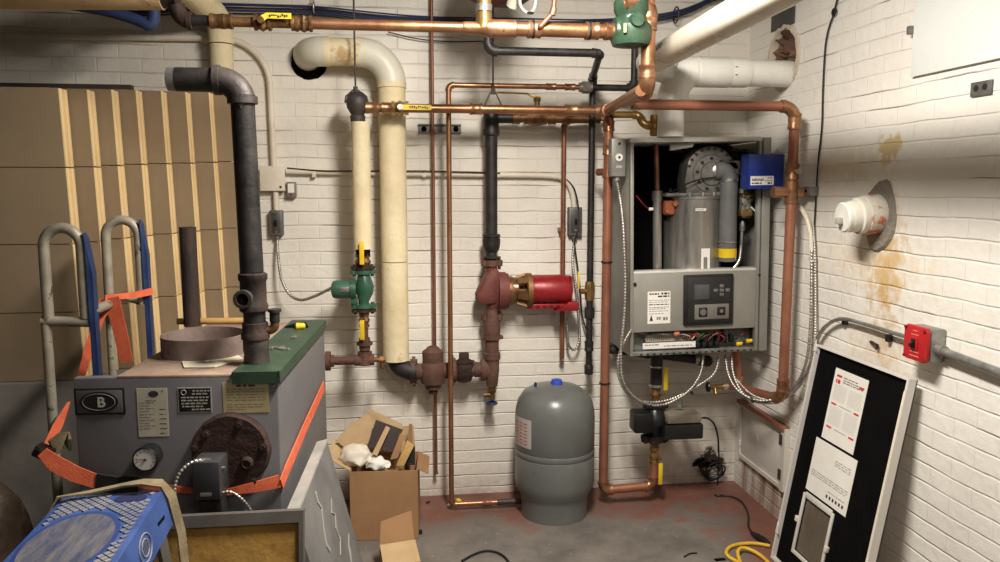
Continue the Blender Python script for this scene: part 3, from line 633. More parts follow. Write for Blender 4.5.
# union + black vent going up behind the green valve
t = thing('black_gas_branch', 'short black pipe from the union rising behind the green valve', 'pipe', (xe_, D-CO, zc))
MB().cyl((xe_-.015, D-CO, zc), (xe_+.02, D-CO, zc), .03, n=8).cyl((xe_-.03, D-CO, zc), (xe_+.035, D-CO, zc), .024).build('union', GALV, t)
run(t, [V((xe_, D-CO, zc)), V((W(634, 80, CO).x, D-CO, zc)), V((W(634, 80, CO).x, D-CO, W(634, 20, CO).z))], .0165, BLACK_IRON, BLACK_IRON, fit=1.35)
# black gas riser on wall
BO = .15
gxp = W(591, 200, BO).x; Yn = 3.5
zn = Yp(545, 52, Yn).z; xn0, xn1 = Yp(488, 52, Yn).x, Yp(600, 52, Yn).x
t = thing('black_gas_pipe', 'black iron gas pipe crossing overhead and dropping down the wall', 'pipe', (gxp, D-BO, W(591, 374, BO).z))
zg0 = W(591, 374, BO).z
p1 = [V((xn0, Yn, Yp(488, -25, Yn).z)), V((xn0, Yn, zn)), V((xn1, Yn, zn))]
run(t, p1, .0185, BLACK_IRON, BLACK_IRON, fit=1.25)
run(t, [V((xn1-.06, Yn, zn)), V((xn1, Yn, zn)), V((gxp, D-BO, zn-.05)), V((gxp, D-BO, zg0+.03))], .0165, BLACK_IRON, BLACK_IRON, fit=1.25)
for py in (83, 312, 346): ring(t, (gxp, D-BO, W(591, py, BO).z), Z1, .0225, .05, BLACK_IRON, 'coupling')
MB().hexa((gxp, D-BO, W(591, 318, BO).z), (gxp, D-BO, W(591, 309, BO).z), .027).build('union', BLACK_IRON, t)
MB().lathe([(.02, 0), (.023, .005), (.023, .045), (.02, .05)], (gxp, D-BO, zg0), Z1, 18).build('end_cap', BLACK_IRON, t)
t = thing('gas_cock', 'brass gas cock with slim yellow lever on black gas drop', 'valve', (gxp, D-BO, W(591, 296, BO).z))
zz = W(591, 291, BO).z
MB().lathe([(.022, -.05), (.026, -.03), (.028, 0), (.026, .03), (.022, .05)], (gxp, D-BO, zz), Z1, 8).build('valve_body', BRASS, t)
MB().cyl((gxp, D-BO, zz), (gxp-.055, D-BO-.01, zz), .014).build('stem', BRASS, t)
MB().box((W(578, 280, BO).x, D-BO-.012, W(578, 280, BO).z), (.008, .02, .09), None, .002).build('lever', TAG_Y, t)
# thin copper at 562
TO = .075
za_ = W(562, 122, TO).z; xt = W(563, 240, TO).x
pipe('thin_copper_drop', 'thin brown copper drop beside the grey switch and red pump', 'pipe', [V((W(604, 119, TO).x, D-TO, za_+.02)), V((xt, D-TO, za_)), V((xt, D-TO, W(564, 358, TO).z))], .0125, COPPER_D, COPPER_D)
MB().box((xt, D-TO/2, W(563, 230, TO).z), (.03, TO, .02), None, .002).build('wall_clip', COPPER_D, SC.objects['thin_copper_drop'])
# copper main 2 along the wall
MO = .285
zm = W(470, 109, MO).z
xm0, xm1 = W(362, 108, MO).x, W(606, 113, MO).x
YR = 2.98
t = thing('copper_main', 'long copper main across the wall bending up to the green valve', 'pipe', (xm0, D-MO, zm))
MB().cyl((xm0, D-MO, zm), (W(398, 106, MO).x, D-MO, zm), .02, n=20).build('nipple', BRASS_OLD, t)
MB().cyl((W(398, 106, MO).x, D-MO, zm), (xm1, D-MO, zm), .021, n=24).build('pipe', COPPER, t)
v_, h_ = ball_valve(t, (W(400, 106, MO).x, D-MO, zm), X1, .036, .08, BRASS)
MB().cyl((W(400, 106, MO).x, D-MO, zm), (W(400, 106, MO).x, D-MO-.06, zm), .013).build('stem', ALU, v_)
MB().ribbon([(W(399, 106, MO).x, D-MO-.05, zm), (W(405, 106, MO).x, D-MO-.042, zm), (W(431, 107, MO).x, D-MO-.042, zm)], .024, .007, Z1).build('lever', YELLOW, v_)
pk = MB(); rnd = random.Random(5)
for k in range(9): pk.box((W(410+k*2.1, 106, MO).x, D-MO-.0465, zm+rnd.uniform(-.003, .003)), (.006, .001, rnd.uniform(.005, .011)))
pk.build('print', INK_D, h_ if h_ else v_)
for px in (372, 388, 476, 571): ring(t, (W(px, 107, MO).x, D-MO, zm), X1, .026, .06, COPPER_FIT)
near = Yp(641, 92, YR); top = Yp(648, 4, YR)
run(t, [V((xm1-.12, D-MO, zm)), V((xm1, D-MO, zm)), V((near.x, YR, zm))], .0225, COPPER, COPPER_FIT, bend=.05)
rx = Yp(648, 50, YR).x
run(t, [V((xm1+(rx-xm1)*.5, (D-MO+YR)/2, zm)), V((rx, YR, zm)), V((rx, YR, top.z+.01)), V((rx-.055, YR-.02, top.z+.01)), V((rx-.075, YR-.02, top.z+.0))], .0275, COPPER, COPPER_FIT, bend=.055)
ring(t, (rx, YR, Yp(648, 24, YR).z), Z1, .0315, .05, COPPER_FIT); ring(t, (rx, YR, Yp(648, 72, YR).z), Z1, .0315, .05, COPPER_FIT)
# copper main 1 overhead
Ym = 2.98
zM = Yp(400, 26, Ym).z
def m_(px): return Yp(px, 26, Ym).x
t = thing('copper_main', 'overhead copper main with yellow tag crossing the top of the view', 'pipe', (m_(186), Ym, zM))
zl = zM
MB().cyl((m_(188), Ym, zl), (m_(216), Ym, zl), .02, n=20).build('black_nipple', BLACK_IRON, t)
MB().cyl((m_(216), Ym, zl), (m_(300), Ym, zl), .0185, n=20).build('pipe', BRASS_OLD, t)
MB().cyl((m_(300), Ym, zl), (m_(478), Ym, zl), .02, n=22).build('pipe', COPPER, t)
MB().cyl((m_(498), Ym, zl), (m_(616), Ym, zl), .027, n=24).build('pipe', COPPER, t)
MB().lathe([(.02, 0), (.023, .01), (.023, .06), (.032, .09), (.0335, .1), (.0335, .2), (.027, .205)], (m_(462), Ym, zl), X1, 24).build('tee', COPPER_FIT, t)
MB().cyl((m_(484), Ym, zl), (m_(484), Ym, zl+.055), .03, n=20).cyl((m_(484), Ym, zl+.05), (m_(484), Ym, zl+.2), .027, n=20).build('tee_riser', BRASS, t)
MB().cyl((m_(484), Ym, zl+.06), (m_(484), Ym, zl+.085), .0305, n=20).build('solder_band', ALU, t)
for px, w in ((218, .05), (227, .04), (300, .06), (534, .05), (592, .05), (612, .06)): ring(t, (m_(px), Ym, zl), X1, .0255 if px < 400 else .0315, w, BRASS_OLD if px < 400 else COPPER_FIT)
v_, h_ = ball_valve(t, (m_(263), Ym, zl), X1, .033, .06, BRASS_OLD); MB().cyl((m_(263), Ym, zl), (m_(263), Ym-.05, zl), .012).build('stem', BRASS_OLD, v_)
MB().ribbon([(m_(264), Ym-.045, zl+.004), (m_(269), Ym-.04, zl+.016), (m_(293), Ym-.04, zl+.016)], .02, .006, Z1).build('lever', YELLOW, v_)
pk = MB()
for k in range(9): pk.box((m_(272+k*2.1), Ym-.0442, zl+.016+rnd.uniform(-.003, .003)), (.005, .001, rnd.uniform(.004, .009)))
pk.build('print', INK_D, v_)
ball_valve(t, (m_(304), Ym, zl), X1, .033, .06, BRASS_OLD)
for px in (533, 589): MB().cyl((m_(px)-.004, Ym, zl), (m_(px)+.004, Ym, zl), .034, n=20).build('black_strap', CORD_B, t)
MB().tube(arc(V((m_(190), Ym, zl)), V((m_(179), Ym, zl)), V((m_(177), Ym+.0, zl+.05)), 8), .029, 18).cyl((m_(188), Ym, zl), (m_(192), Ym, zl), .032).build('elbow', RUST_PIPE, t)
# little copper tube off the main
t = thing('small_copper_tube', 'thin bent copper tube rising from the overhead copper main', 'pipe', (m_(540), Ym, zl))
MB().tube(bends([(m_(538), Ym-.03, zl+.005), Yp(540, 27, Ym-.04), Yp(553, 13, Ym-.04), Yp(556, -15, Ym-.04)], .02), .009, 12).build('tube', COPPER_D, t); MB().cyl(Yp(552, 15, Ym-.04), Yp(554, 8, Ym-.04), .0125).build('coupling', COPPER_FIT, t)
# green valve / air separator
gvc = Yp(626, 24, Ym)
t = thing('green_zone_valve', 'dark green valve body between overhead main and the copper riser', 'valve', gvc-V((0, 0, .1)))
MB().lathe([(.03, -.085), (.07, -.08), (.078, -.06), (.078, -.01), (.06, .01), (.058, .03), (.066, .045), (.068, .08), (.05, .11), (.035, .115)], gvc+V((.02, 0, 0)), Z1, 24).build('body', GREEN_V, t)
MB().lathe([(.05, 0), (.055, .01), (.055, .04), (.062, .05), (.062, .09)], V((m_(614), Ym, zl)), X1, 22).build('side_port', GREEN_V, t)
MB().lathe([(.045, 0), (.05, .02), (.058, .03), (.058, .06), (.046, .065)], V((rx-.045, YR-.02, top.z+.01)), (-1, 0, 0), 22).build('copper_port', COPPER_FIT, t)
MB().cyl(gvc+V((.02, -.06, .0)), gvc+V((.02, -.09, 0)), .03, .024).build('plug', GREEN_V, t)
MB().box(gvc+V((-.025, -.075, -.03)), (.012, .008, .035), None, .002).build('sticker', PAPER_T, t)
# copper riser beside boiler (608)
LO = .25
xl_ = W(606, 300, LO).x; zl0 = W(606, 490, LO).z
xpv = W(655, 430, LO).x
t = thing('copper_riser', 'tall copper riser left of the wall boiler, elbowing along the floor', 'pipe', (xl_, D-LO, zl0))
run(t, [V((xl_, D-LO, zm+.0)), V((xl_, D-LO, zl0)), V((xpv, D-LO, zl0+.012)), V((xpv, D-LO, W(655, 462, LO).z))], .023, COPPER_R, COPPER_FIT)
for py in (126, 150, 175): ring(t, (xl_, D-LO, W(608, py, LO).z), Z1, .0275, .05 if py < 170 else .03, COPPER_FIT)
for py in (262, 383): MB().cyl((xl_, D-LO, W(605, py, LO).z-.004), (xl_, D-LO, W(605, py, LO).z+.004), .028).build('black_strap', CORD_B, t)
MB().cyl((xl_, D-LO, W(608, 172, LO).z), (xl_-.04, D-LO+.05, W(608, 172, LO).z), .018).build('wall_clip', COPPER_D, t)
zv2 = zm
# pump under the wall boiler
PV = lambda py: V((xpv, D-LO, W(655, py, LO).z))
t = thing('valve_set', 'yellow handled brass valve below black pump near the floor', 'valve', PV(466))
v_, h_ = ball_valve(t, PV(455), Z1, .036, .09, BRASS); MB().box(PV(471)+V((.02, -.045, 0)), (.022, .006, .115), None, .002).build('lever', YELLOW, v_); MB().cyl(PV(456), PV(456)+V((.018, -.046, 0)), .009).build('stem', BRASS, v_)
MB().cyl(PV(444), PV(440), .034).build('nipple', BRASS_OLD, t)
t = thing('valve_set', 'yellow handled brass valve between black pump and wall boiler', 'valve', PV(400))
v_, h_ = ball_valve(t, PV(394), Z1, .036, .09, BRASS_OLD); MB().box(PV(377)+V((.035, -.045, 0)), (.022, .006, .12), None, .002).build('lever', YELLOW, v_); MB().cyl(PV(392), PV(392)+V((.03, -.046, 0)), .009).build('stem', BRASS, v_)
t = thing('black_nipple', 'black iron nipple dropping from the wall boiler to its valve', 'pipe', PV(385))
MB().cyl(PV(386), PV(345), .031).build('pipe', BLACK_IRON, t); MB().cyl(PV(386.5), PV(384), .034).build('ring', ALU, t); MB().cyl(PV(367), PV(365.5), .034).build('ring', ALU, t)
t = thing('circulator_pump', 'black circulator pump with square control box under the wall boiler', 'pump', PV(438))
flange(t, PV(438), Z1, .078, .02, BLACK, 2, X1); flange(t, PV(441.5), Z1, .075, .016, RUST_D, 2, X1); flange(t, PV(405), Z1, .07, .016, BLACK, 2, X1)
MB().tube([PV(438), PV(430), PV(423), PV(415), PV(405)], [.035, .045, .075, .075, .036], 20).build('volute', BLACK, t)
MB().box(PV(419)+V((-.09, -.02, 0)), (.11, .12, .115), None, .012).build('motor_head', BLACK, t)
bxl, bxr = W(663, 425, LO).x, W(700, 425, LO).x
MB().box(V(((bxl+bxr)/2-.01, D-LO-.05, W(680, 427, LO).z)), (bxr-bxl+.03, .13, .085), None, .01).build('motor_body', BLACK, t)
MB().box(V(((bxl+bxr)/2-.005, D-LO-.045, W(680, 413.5, LO).z)), (bxr-bxl, .12, .05), None, .006).build('control_box', mat('beige grey plastic', (126, 118, 102), (138, 130, 114), 8, .6), t)
MB().cyl(W(682, 407, LO), W(682, 400, LO), .02).build('cable_gland', GALV, t)
for o_ in SC.objects:
    if o_.parent is None and o_.name.startswith('valve_set') and o_.location.y > D-LO-.01: rescale(o_, (xpv, D-LO, 1), (.82, .82, 1), ('valve_body', 'nipple'))
rescale(t, PV(420), (.9, .88, .92))
# ---------------- boiler return on the right: top run, drop, U and drain
RO = .095
rp = R(789, 250, RO); ry = rp.y
zr1 = R(793, 107, RO).z; zr0 = R(783, 400, RO).z
xs = Yp(632, 107, ry).x
t = thing('copper_loop', 'red copper loop over the top and down the right of wall boiler', 'pipe', (XR-RO, ry, zr0))
ux, uy = Yp(738, 388, 3.74), 0
run(t, [V((xs, ry, zr1)), V((XR-RO, ry, zr1)), V((XR-RO, ry, zr0)), V((ux.x, 3.74, ux.z)), V((Yp(736, 350, 3.74).x, 3.74, Yp(736, 348, 3.74).z))], .0228, COPPER_R, COPPER_FIT, bend=.06)
for py in (122, 172): ring(t, (XR-RO, ry, R(791, py, RO).z), Z1, .028, .07, COPPER_FIT)
ring(t, (XR-RO, ry, R(784, 386, RO).z), Z1, .028, .06, COPPER_FIT)
zs = R(787, 192, RO).z
MB().cyl((XR-RO-.09, ry-.0, zs), (XR-RO+.05, ry, zs), .025).cyl((XR-RO, ry, zs-.05), (XR-RO, ry, zs+.05), .029).build('tee', COPPER_FIT, t)
MB().cyl((XR-RO, ry-.02, R(787, 172, RO).z), (XR-RO, ry-.06, R(787, 172, RO).z), .009).hexa((XR-RO, ry-.05, R(787, 172, RO).z), (XR-RO, ry-.065, R(787, 172, RO).z), .013).build('bleed_screw', ALU, t)
# short brass pieces between boiler top and the riser
zq = Yp(650, 115, 3.78)
t = thing('brass_elbows', 'brass elbow and drop feeding the top left of the wall boiler', 'pipe fitting', Yp(655, 135, 3.78))
run(t, [V((Yp(612, 117, 3.78).x, 3.78, zq.z)), V((Yp(640, 115, 3.78).x, 3.78, zq.z)), Yp(643, 125, 3.74), Yp(654, 126, 3.74)], .017, BRASS, BRASS, bend=.03)
MB().lathe([(.02, 0), (.026, .005), (.026, .03), (.02, .035), (.02, .06), (.026, .065), (.026, .1)], Yp(655, 136, 3.74), Z1, 18).build('tee_body', BRASS, t)
# drain bib on the U
t = thing('hose_bib', 'small brass drain tap on the copper elbow below wall boiler', 'valve', Yp(720, 388, 3.74))
hb = Yp(720, 387, 3.74)
MB().cyl(Yp(746, 386, 3.74), Yp(727, 386.5, 3.74), .017).build('copper_stub', COPPER_R, t); MB().cyl(Yp(727, 386.5, 3.74), Yp(723, 386.5, 3.74), .022).build('white_collar', ALU, t)
MB().cyl(Yp(723, 386.5, 3.74), Yp(709, 387, 3.74), .012).cyl(Yp(715, 387, 3.74), Yp(716, 394, 3.72), .01).build('tap_body', BRASS, t)
MB().torus(Yp(708, 387, 3.74), X1, .02, .007).cyl(Yp(709, 387, 3.74), Yp(706, 387, 3.74), .006).build('handwheel', BLACK, t)
# black gas branch under the boiler
pipe('black_gas_branch', 'black iron gas branch passing under the wall boiler', 'pipe', [W(608, 349, .12), W(640, 352, .12), W(707, 361, .12), W(707, 361, .0)], .024, BLACK_IRON, BLACK_IRON, fit=1.2)
ring(SC.objects['black_gas_branch.001'], W(697, 359.5, .12), X1, .028, .03, ALU, 'ring')
# ---------------- hangers
for i, (px, py0, off, lb) in enumerate(((355.5, 93, GO, 'thin hanger rod above the slim insulated pipe'), (493, 95, .285, 'thin hanger rod above the black riser tee'))):
    p0 = W(px, py0-5, off); p1 = V((p0.x, p0.y, ZC))
    t = thing('pipe_hanger', lb, 'hanger', p0)
    MB().cyl(p0, p1, .0045, n=8).build('rod', GREY_IRON, t)
    c_ = V((p0.x, p0.y, p0.z)); zc_ = (zb_ if i == 0 else zm)
    rr = .05 if i == 0 else .042
    MB().tube([V((p0.x-rr, p0.y, zc_)), V((p0.x-rr*.9, p0.y, zc_+rr*.6)), V((p0.x-.012, p0.y, p0.z-.01)), V((p0.x+.012, p0.y, p0.z-.01)), V((p0.x+rr*.9, p0.y, zc_+rr*.6)), V((p0.x+rr, p0.y, zc_))], .004, 8).build('clevis', GREY_IRON, t)
    MB().hexa(p0-V((0, 0, .02)), p0+V((0, 0, .006)), .012).build('nut', GREY_IRON, t)
# strut bracket
t = thing('strut_channel', 'short slotted steel strut bracket on the wall behind copper pipes', 'bracket', W(439, 134, .02))
A_, B_ = W(418, 124, 0), W(461, 133.5, 0)
MB().prism([V((A_.x, D-.001, B_.z)), V((B_.x, D-.001, B_.z)), V((B_.x, D-.001, A_.z)), V((A_.x, D-.001, A_.z))], (0, -.006, 0)).bb((A_.x, D-.022, A_.z-.006), (B_.x, D, A_.z)).bb((A_.x, D-.022, B_.z), (B_.x, D, B_.z+.006)).build('channel', mat('weathered strut', (104, 102, 98), (124, 122, 116), 14, .55, .4), t)
for px in (424, 456): MB().cyl(W(px, 129, .003), W(px, 129, .012), .014, n=16).build('hole_washer', BLACK_M, t)
# ---------------- vents
VY = 3.62
xv = Yp(665, 100, VY).x; zv_ = Yp(735, 73, VY).z
t = thing('white_vent_pipe', 'fat white intake pipe running into the broken wall hole', 'pipe', (xv, VY, Yp(665, 138, VY).z))
xe2 = Yp(690, 73, VY).x
MB().cyl((xe2, VY, zv_), (XR+.18, VY, zv_), .062, n=28).build('pipe', WHITE_PVC, t)
MB().lathe([(.066, 0), (.07, .005), (.07, .16), (.066, .17)], (Yp(695, 73, VY).x, VY, zv_), X1, 28).build('coupling', WHITE_PVC, t)
MB().lathe([(.066, 0), (.068, .005), (.068, .1), (.066, .11)], (Yp(725, 73, VY).x, VY, zv_), X1, 28).build('coupling', WHITE_PVC, t)
MB().tube(arc(V((xe2+.02, VY, zv_)), V((xv+.03, VY, zv_)), V((xv+.03, VY, zv_-.17)), 12), .07, 28).cyl((xv+.03, VY, zv_-.16), (xv+.03, VY, Yp(668, 137, VY).z), .062, n=28).build('elbow', WHITE_PVC, t)
mk = MB()
for k in range(5): mk.box((Yp(731, 72, VY).x, VY-.0605, zv_-.018+k*.009), (.012, .012, .004+.002*(k % 2)))
mk.build('printing', INK_D, t)
f0 = Yp(650, 62, 3.56); n0 = Yp(737, 14, 2.55)
dv = (n0-f0).normalized()
t = thing('exhaust_vent_pipe', 'large pale vent pipe sloping toward the camera under the ceiling', 'pipe', f0)
ff = f0 - dv*.03
MB().cyl(ff, f0+V((dv.x, dv.y, 0)).normalized()*0+dv*3.4, .058, n=30).build('pipe', CREAM_PVC, t)
MB().tube([f0+dv*.05]+arc(f0+dv*.03, ff-dv*.06, V((ff.x+.13, ff.y+.03, ff.z-.03)), 10), .065, 26).build('elbow', WHITE_PVC, t)
# printed line along the vent pipe
nn = (CAM-(f0+dv*.3)).normalized(); nn = (nn-dv*nn.dot(dv)).normalized(); wv = dv.cross(nn)
if wv.z < 0: wv = -wv
aa = .75; nd = (nn*math.cos(aa)+wv*math.sin(aa)); td = (wv*math.cos(aa)-nn*math.sin(aa)); rnd = random.Random(12); mk = MB()
for row in range(2):
    x = .06
    while x < .36:
        l = rnd.uniform(.006, .014); p = f0+dv*x+nd*.058+td*(row*.014-.012)
        mk.prism([p, p+dv*l, p+dv*l+td*.009, p+td*.009], nd*.0008); x += l+rnd.choice((.004, .004, .014))
mk.build('printing', INK, t)
t = SC.objects['exhaust_vent_pipe']
# insulated pipes top left
WO_ = .085
vx_ = W(221.5, 55, WO_).x; zt_ = W(222, 28, WO_).z
t = thing('insulated_pipe', 'cream insulated pipe coming down at the top left behind cardboard', 'pipe', (vx_, D-WO_, W(222, 150, WO_).z))
MB().cyl((vx_, D-WO_, W(222, 150, WO_).z), (vx_, D-WO_, W(222, 45, WO_).z), .054, n=24).build('canvas_cover', CREAM, t)
pn = Yp(178, -22, 3.1)
MB().tube([V((vx_, D-WO_, W(222, 44, WO_).z))]+arc(V((vx_, D-WO_, zt_-.02)), V((vx_, D-WO_, zt_+.07)), V((vx_-.04, D-WO_-.12, zt_+.075)), 8)+[V((vx_-.06, 3.1, zt_+.085))], .06, 24).build('elbow_cover', CREAM, t)
t = thing('insulated_pipe', 'beige insulated pipe running along the top left edge', 'pipe', Yp(60, 0, 3.0))
q0, q1 = Yp(-60, -11, 3.0), Yp(162, -9, 3.0)
MB().cyl(q0, q1, .065, n=24).build('canvas_cover', mat('soiled beige jacket', (190, 158, 116), (210, 180, 136), 5, .8, 0, .2, 40, c3=(150, 120, 84)), t)
MB().lathe([(.06, 0), (.05, .03), (.055, .05), (.03, .06)], q1, X1, 18).build('frayed_end', RUST_D, t)
MB().tube([q1, Yp(168, -4, 3.0), Yp(174, 0, 3.0)], .026, 14).build('iron_elbow', BLACK_IRON, t)
# maroon tank at the very top
mt = Yp(499, -26, 3.35)
t = thing('maroon_air_tank', 'maroon round tank poking in at the top edge above copper main', 'tank', mt)
MB().lathe([(.02, -.15), (.1, -.13), (.13, -.08), (.135, .08), (.1, .13), (.02, .15)], mt, X1, 32).build('shell', MAROON, t)
MB().cyl(mt+V((.05, -.06, -.14)), mt+V((.07, -.14, -.05)), .028).build('white_port', IVORY, t)
t = thing('clear_hose', 'small clear hose loop hanging under the maroon tank', 'hose', Yp(526, 12, 3.2))
MB().tube(bends([Yp(519, -20, 3.2), Yp(520, 8, 3.2), Yp(530, 15, 3.2), Yp(536, 6, 3.2), Yp(534, -20, 3.2)], .05), .007, 10).build('hose', GLASS_T, t); MB().torus(Yp(530, 13, 3.2), Z1, .012, .004).build('clip', BLACK, t)
# ------------------------------------------------------------------ wall hung boiler (built upright in its own frame, then hung a touch crooked)
BY = 3.62
BO_ = Yp(630, 356.5, BY); BS = .00512; BZ = .00486
def bloc(px, py, v):
    p = Matrix.Rotation(.018, 3, 'Y') @ (Yp(px, py, BY+v)-BO_); return p
def bu(px, v=0): return bloc(px, 250, v).x
def bw(py, v=0): return bloc(700, py, v).z
BWID = bu(768.5); BH = bw(137); BD = D-BY-.005
wb = thing('wall_boiler', 'open fronted grey wall hung boiler with control panel and exposed burner', 'boiler', BO_, rot=(0, -.018, 0))
def BB(a, b, name, m, parent=None, bev=.002, q=None):
    return MB().bb(a, b, bev).build(name, m, parent or wb, True)
NAVY = mat('dark blue grey inner panel', (70, 76, 92), (84, 90, 106), 4, .6, .1)
SIDE = mat('grey side panel', (134, 132, 124), (148, 146, 138), 4, .45, .2, .02, 50)
FRONT = mat('warm grey front panel', (136, 133, 124), (150, 147, 138), 3, .48, .15, .02, 50)
LIP = mat('light lid edge', (204, 200, 190), (216, 212, 202), 5, .4, .1)
BB((0, .0, 0), (.012, BD, BH-.02), 'side_panel', SIDE)
BB((BWID-.012, .0, 0), (BWID, BD, BH-.02), 'side_panel', SIDE)
BB((.012, BD-.012, 0), (BWID-.012, BD, BH-.02), 'back_panel', BLACK_M)
BB((0, -.004, BH-.022), (BWID-.045, BD, BH), 'top_lid', LIP)
BB((BWID-.06, -.002, .0), (BWID-.045, .03, BH-.02), 'front_flange', SIDE); BB((BWID-.04, -.006, .0), (BWID, .012, BH-.005), 'front_flange', SIDE)
BB((.0, -.004, 0), (.016, .02, BH-.02), 'front_flange', SIDE)
BB((.012, .01, bw(271)), (.016, BD-.02, BH-.03), 'inner_panel', NAVY)
BB((.012, .0, 0), (BWID-.06, BD-.02, .012), 'bottom_panel', GALV)
# lower front panel
fp = BB((.012, .004, bw(330)), (bu(760), .02, bw(272)), 'lower_front_panel', FRONT)
BB((.012, .004, bw(272)), (bu(760), .09, bw(270)), 'panel_top_edge', LIP)
for px, py in ((635, 282), (760, 277)): MB().cyl((bu(px), .006, bw(py)), (bu(px), -.004, bw(py)), .008, n=12).build('screw', BLACK, fp, True)
rows = [(.9, .05, .08, .5, 3, INK_D), (.9, .06, .6, .95, 2, INK_D), (.82, .05, .45, .95, 3, INK_D), (.72, .02, .06, .94, 8, INK), (.66, .02, .06, .9, 7, INK), (.58, .03, .06, .94, 6, INK_D), (.5, .02, .06, .94, 8, INK), (.45, .02, .06, .8, 6, INK), (.38, .02, .06, .94, 8, INK), (.3, .02, .06, .7, 5, INK), (.12, .09, .4, .6, 2, INK), (.1, .1, .68, .9, 2, INK)]
l_ = sheet(wb, (bu(648), .003, bw(322)), X1, Z1, bu(671)-bu(648), bw(290)-bw(322), PAPER, rows, local=True, seed=4, label='white rating label')
MB().prism([(bu(650), .0014, bw(319)), (bu(653.5), .0014, bw(319)), (bu(651.7), .0014, bw(313))], (0, -.001, 0)).build('print', INK_D, l_, True)
# control panel
cp_ = BB((bu(684), -.012, bw(325)), (bu(733.5), .012, bw(274.5)), 'control_panel', BLACK, bev=.006)
MB().bb((bu(687), -.016, bw(322)), (bu(730), -.008, bw(277)), .004).build('inner_bezel', mat('dark bezel', (30, 29, 29), (38, 37, 36), 6, .5), cp_, True)
MB().bb((bu(693.5), -.019, bw(299)), (bu(708.5), -.014, bw(284)), .002).build('display', SCREEN, cp_, True)
for dx, dz in ((0, 0), (-6, 0), (6, 0), (0, 4.3), (0, -4.3)): MB().bb((bu(721+dx)-.011, -.02, bw(290.5)+dz*BZ-.008), (bu(721+dx)+.011, -.014, bw(290.5)+dz*BZ+.008), .003).build('button', STEEL_D, cp_, True)
pl = MB().bb((bu(694), -.02, bw(319)), (bu(728.5), -.012, bw(304)), .004).build('lower_plate', mat('plate grey', (120, 116, 110), (130, 126, 120), 6, .45, .2), cp_, True)
MB().bb((bu(698), -.024, bw(316)), (bu(706.5), -.018, bw(307)), .002).build('gauge_bezel', BLACK, pl, True); MB().cyl((bu(702), -.023, bw(311.5)), (bu(702), -.027, bw(311.5)), .016, n=20).build('gauge', STEEL_D, pl, True)
MB().bb((bu(716.5), -.024, bw(315)), (bu(724.5), -.018, bw(307)), .002).build('port_bezel', BLACK, pl, True); MB().cyl((bu(720.5), -.023, bw(311)), (bu(720.5), -.0262, bw(311)), .009, n=14).build('port', STEEL_D, pl, True)
# terminal tray
BB((.012, .1, .012), (bu(760), .11, bw(330)), 'tray_back', mat('green grey tray', (140, 146, 138), (158, 162, 152), 8, .5, .1))
lip = BB((.006, -.002, 0), (bu(757), .006, bw(349)), 'bottom_lip', GALV)
for k in range(18): MB().bb((.05+k*.033, -.0035, bw(352.6)), (.062+k*.033, 0, bw(351.4))).build('slot', BLACK_M, lip, True)
ts = BB((bu(649.5), .05, bw(342)), (bu(697.5), .11, bw(335)), 'terminal_strip', mat('cream terminal plastic', (196, 186, 164), (208, 198, 178), 8, .5))
for k in range(24): MB().bb((bu(650.5)+k*.0101, .048, bw(340.5)), (bu(650.5)+k*.0101+.005, .051, bw(336.5))).build('terminal_screw', INK, ts, True)
sheet(wb, (bu(645), .03, bw(348)), X1, Z1, bu(699)-bu(645), bw(342)-bw(348), PAPER, [(.55, .18, .04, .3, 4, INK), (.3, .15, .4, .95, 7, INK)], local=True, seed=9, label='long white terminal label')
for k in range(6):
    BB((bu(700.5+k*7), .045, bw(346)), (bu(704.5+k*7), .1, bw(338)), 'connector', BLACK, bev=.003)
    if k < 4: BB((bu(700+k*6.5), .03, bw(349)), (bu(704+k*6.5), .08, bw(344)), 'plug', BLACK, bev=.003)
BB((bu(731), .07, bw(346)), (bu(757), .1, bw(332)), 'circuit_board', PCB)
rw = random.Random(11)
for k in range(20):
    x0 = rw.uniform(bu(690), bu(742)); x1 = min(max(x0+rw.uniform(-.08, .1), bu(650)), bu(756))
    z0, z1 = rw.uniform(bw(346), bw(340)), rw.uniform(bw(339), bw(331))
    MB().tube(bends([(x0, .045, z0), (x0+.005, .01+rw.uniform(0, .03), (z0+z1)/2), ((x0+x1)/2, .02, z1), (x1, .06, z1-.005)], .02, 4), .0024, 6).build('wire', rw.choice([WIRE_R, WIRE_R, WIRE_W, WIRE_G, CORD_B, INK]), wb, True)
for k in range(6): MB().tube(bends([(bu(640), .05, bw(331+k*.8)), (bu(660+k*3), .02, bw(334-k*.3)), (bu(688), .03, bw(333)), (bu(700+k*6), .05, bw(338))], .03, 4), .0026, 6).build('wire', [CORD_B, WIRE_W, CORD_B, WIRE_R, INK, CORD_B][k], wb, True)
MB().lathe([(.008, 0), (.014, .008), (.012, .026), (.004, .03)], (bu(676), .02, bw(334)), (1, 0, .2), 10).build('splice', TERRA, wb, True)
for px, py in ((742, 346), (752, 343.5)): MB().lathe([(.004, -.016), (.011, -.012), (.009, .014), (.004, .016)], (bu(px), .01, bw(py)), (1, -.2, .15), 10).build('wire_nut', YELLOW, wb, True)
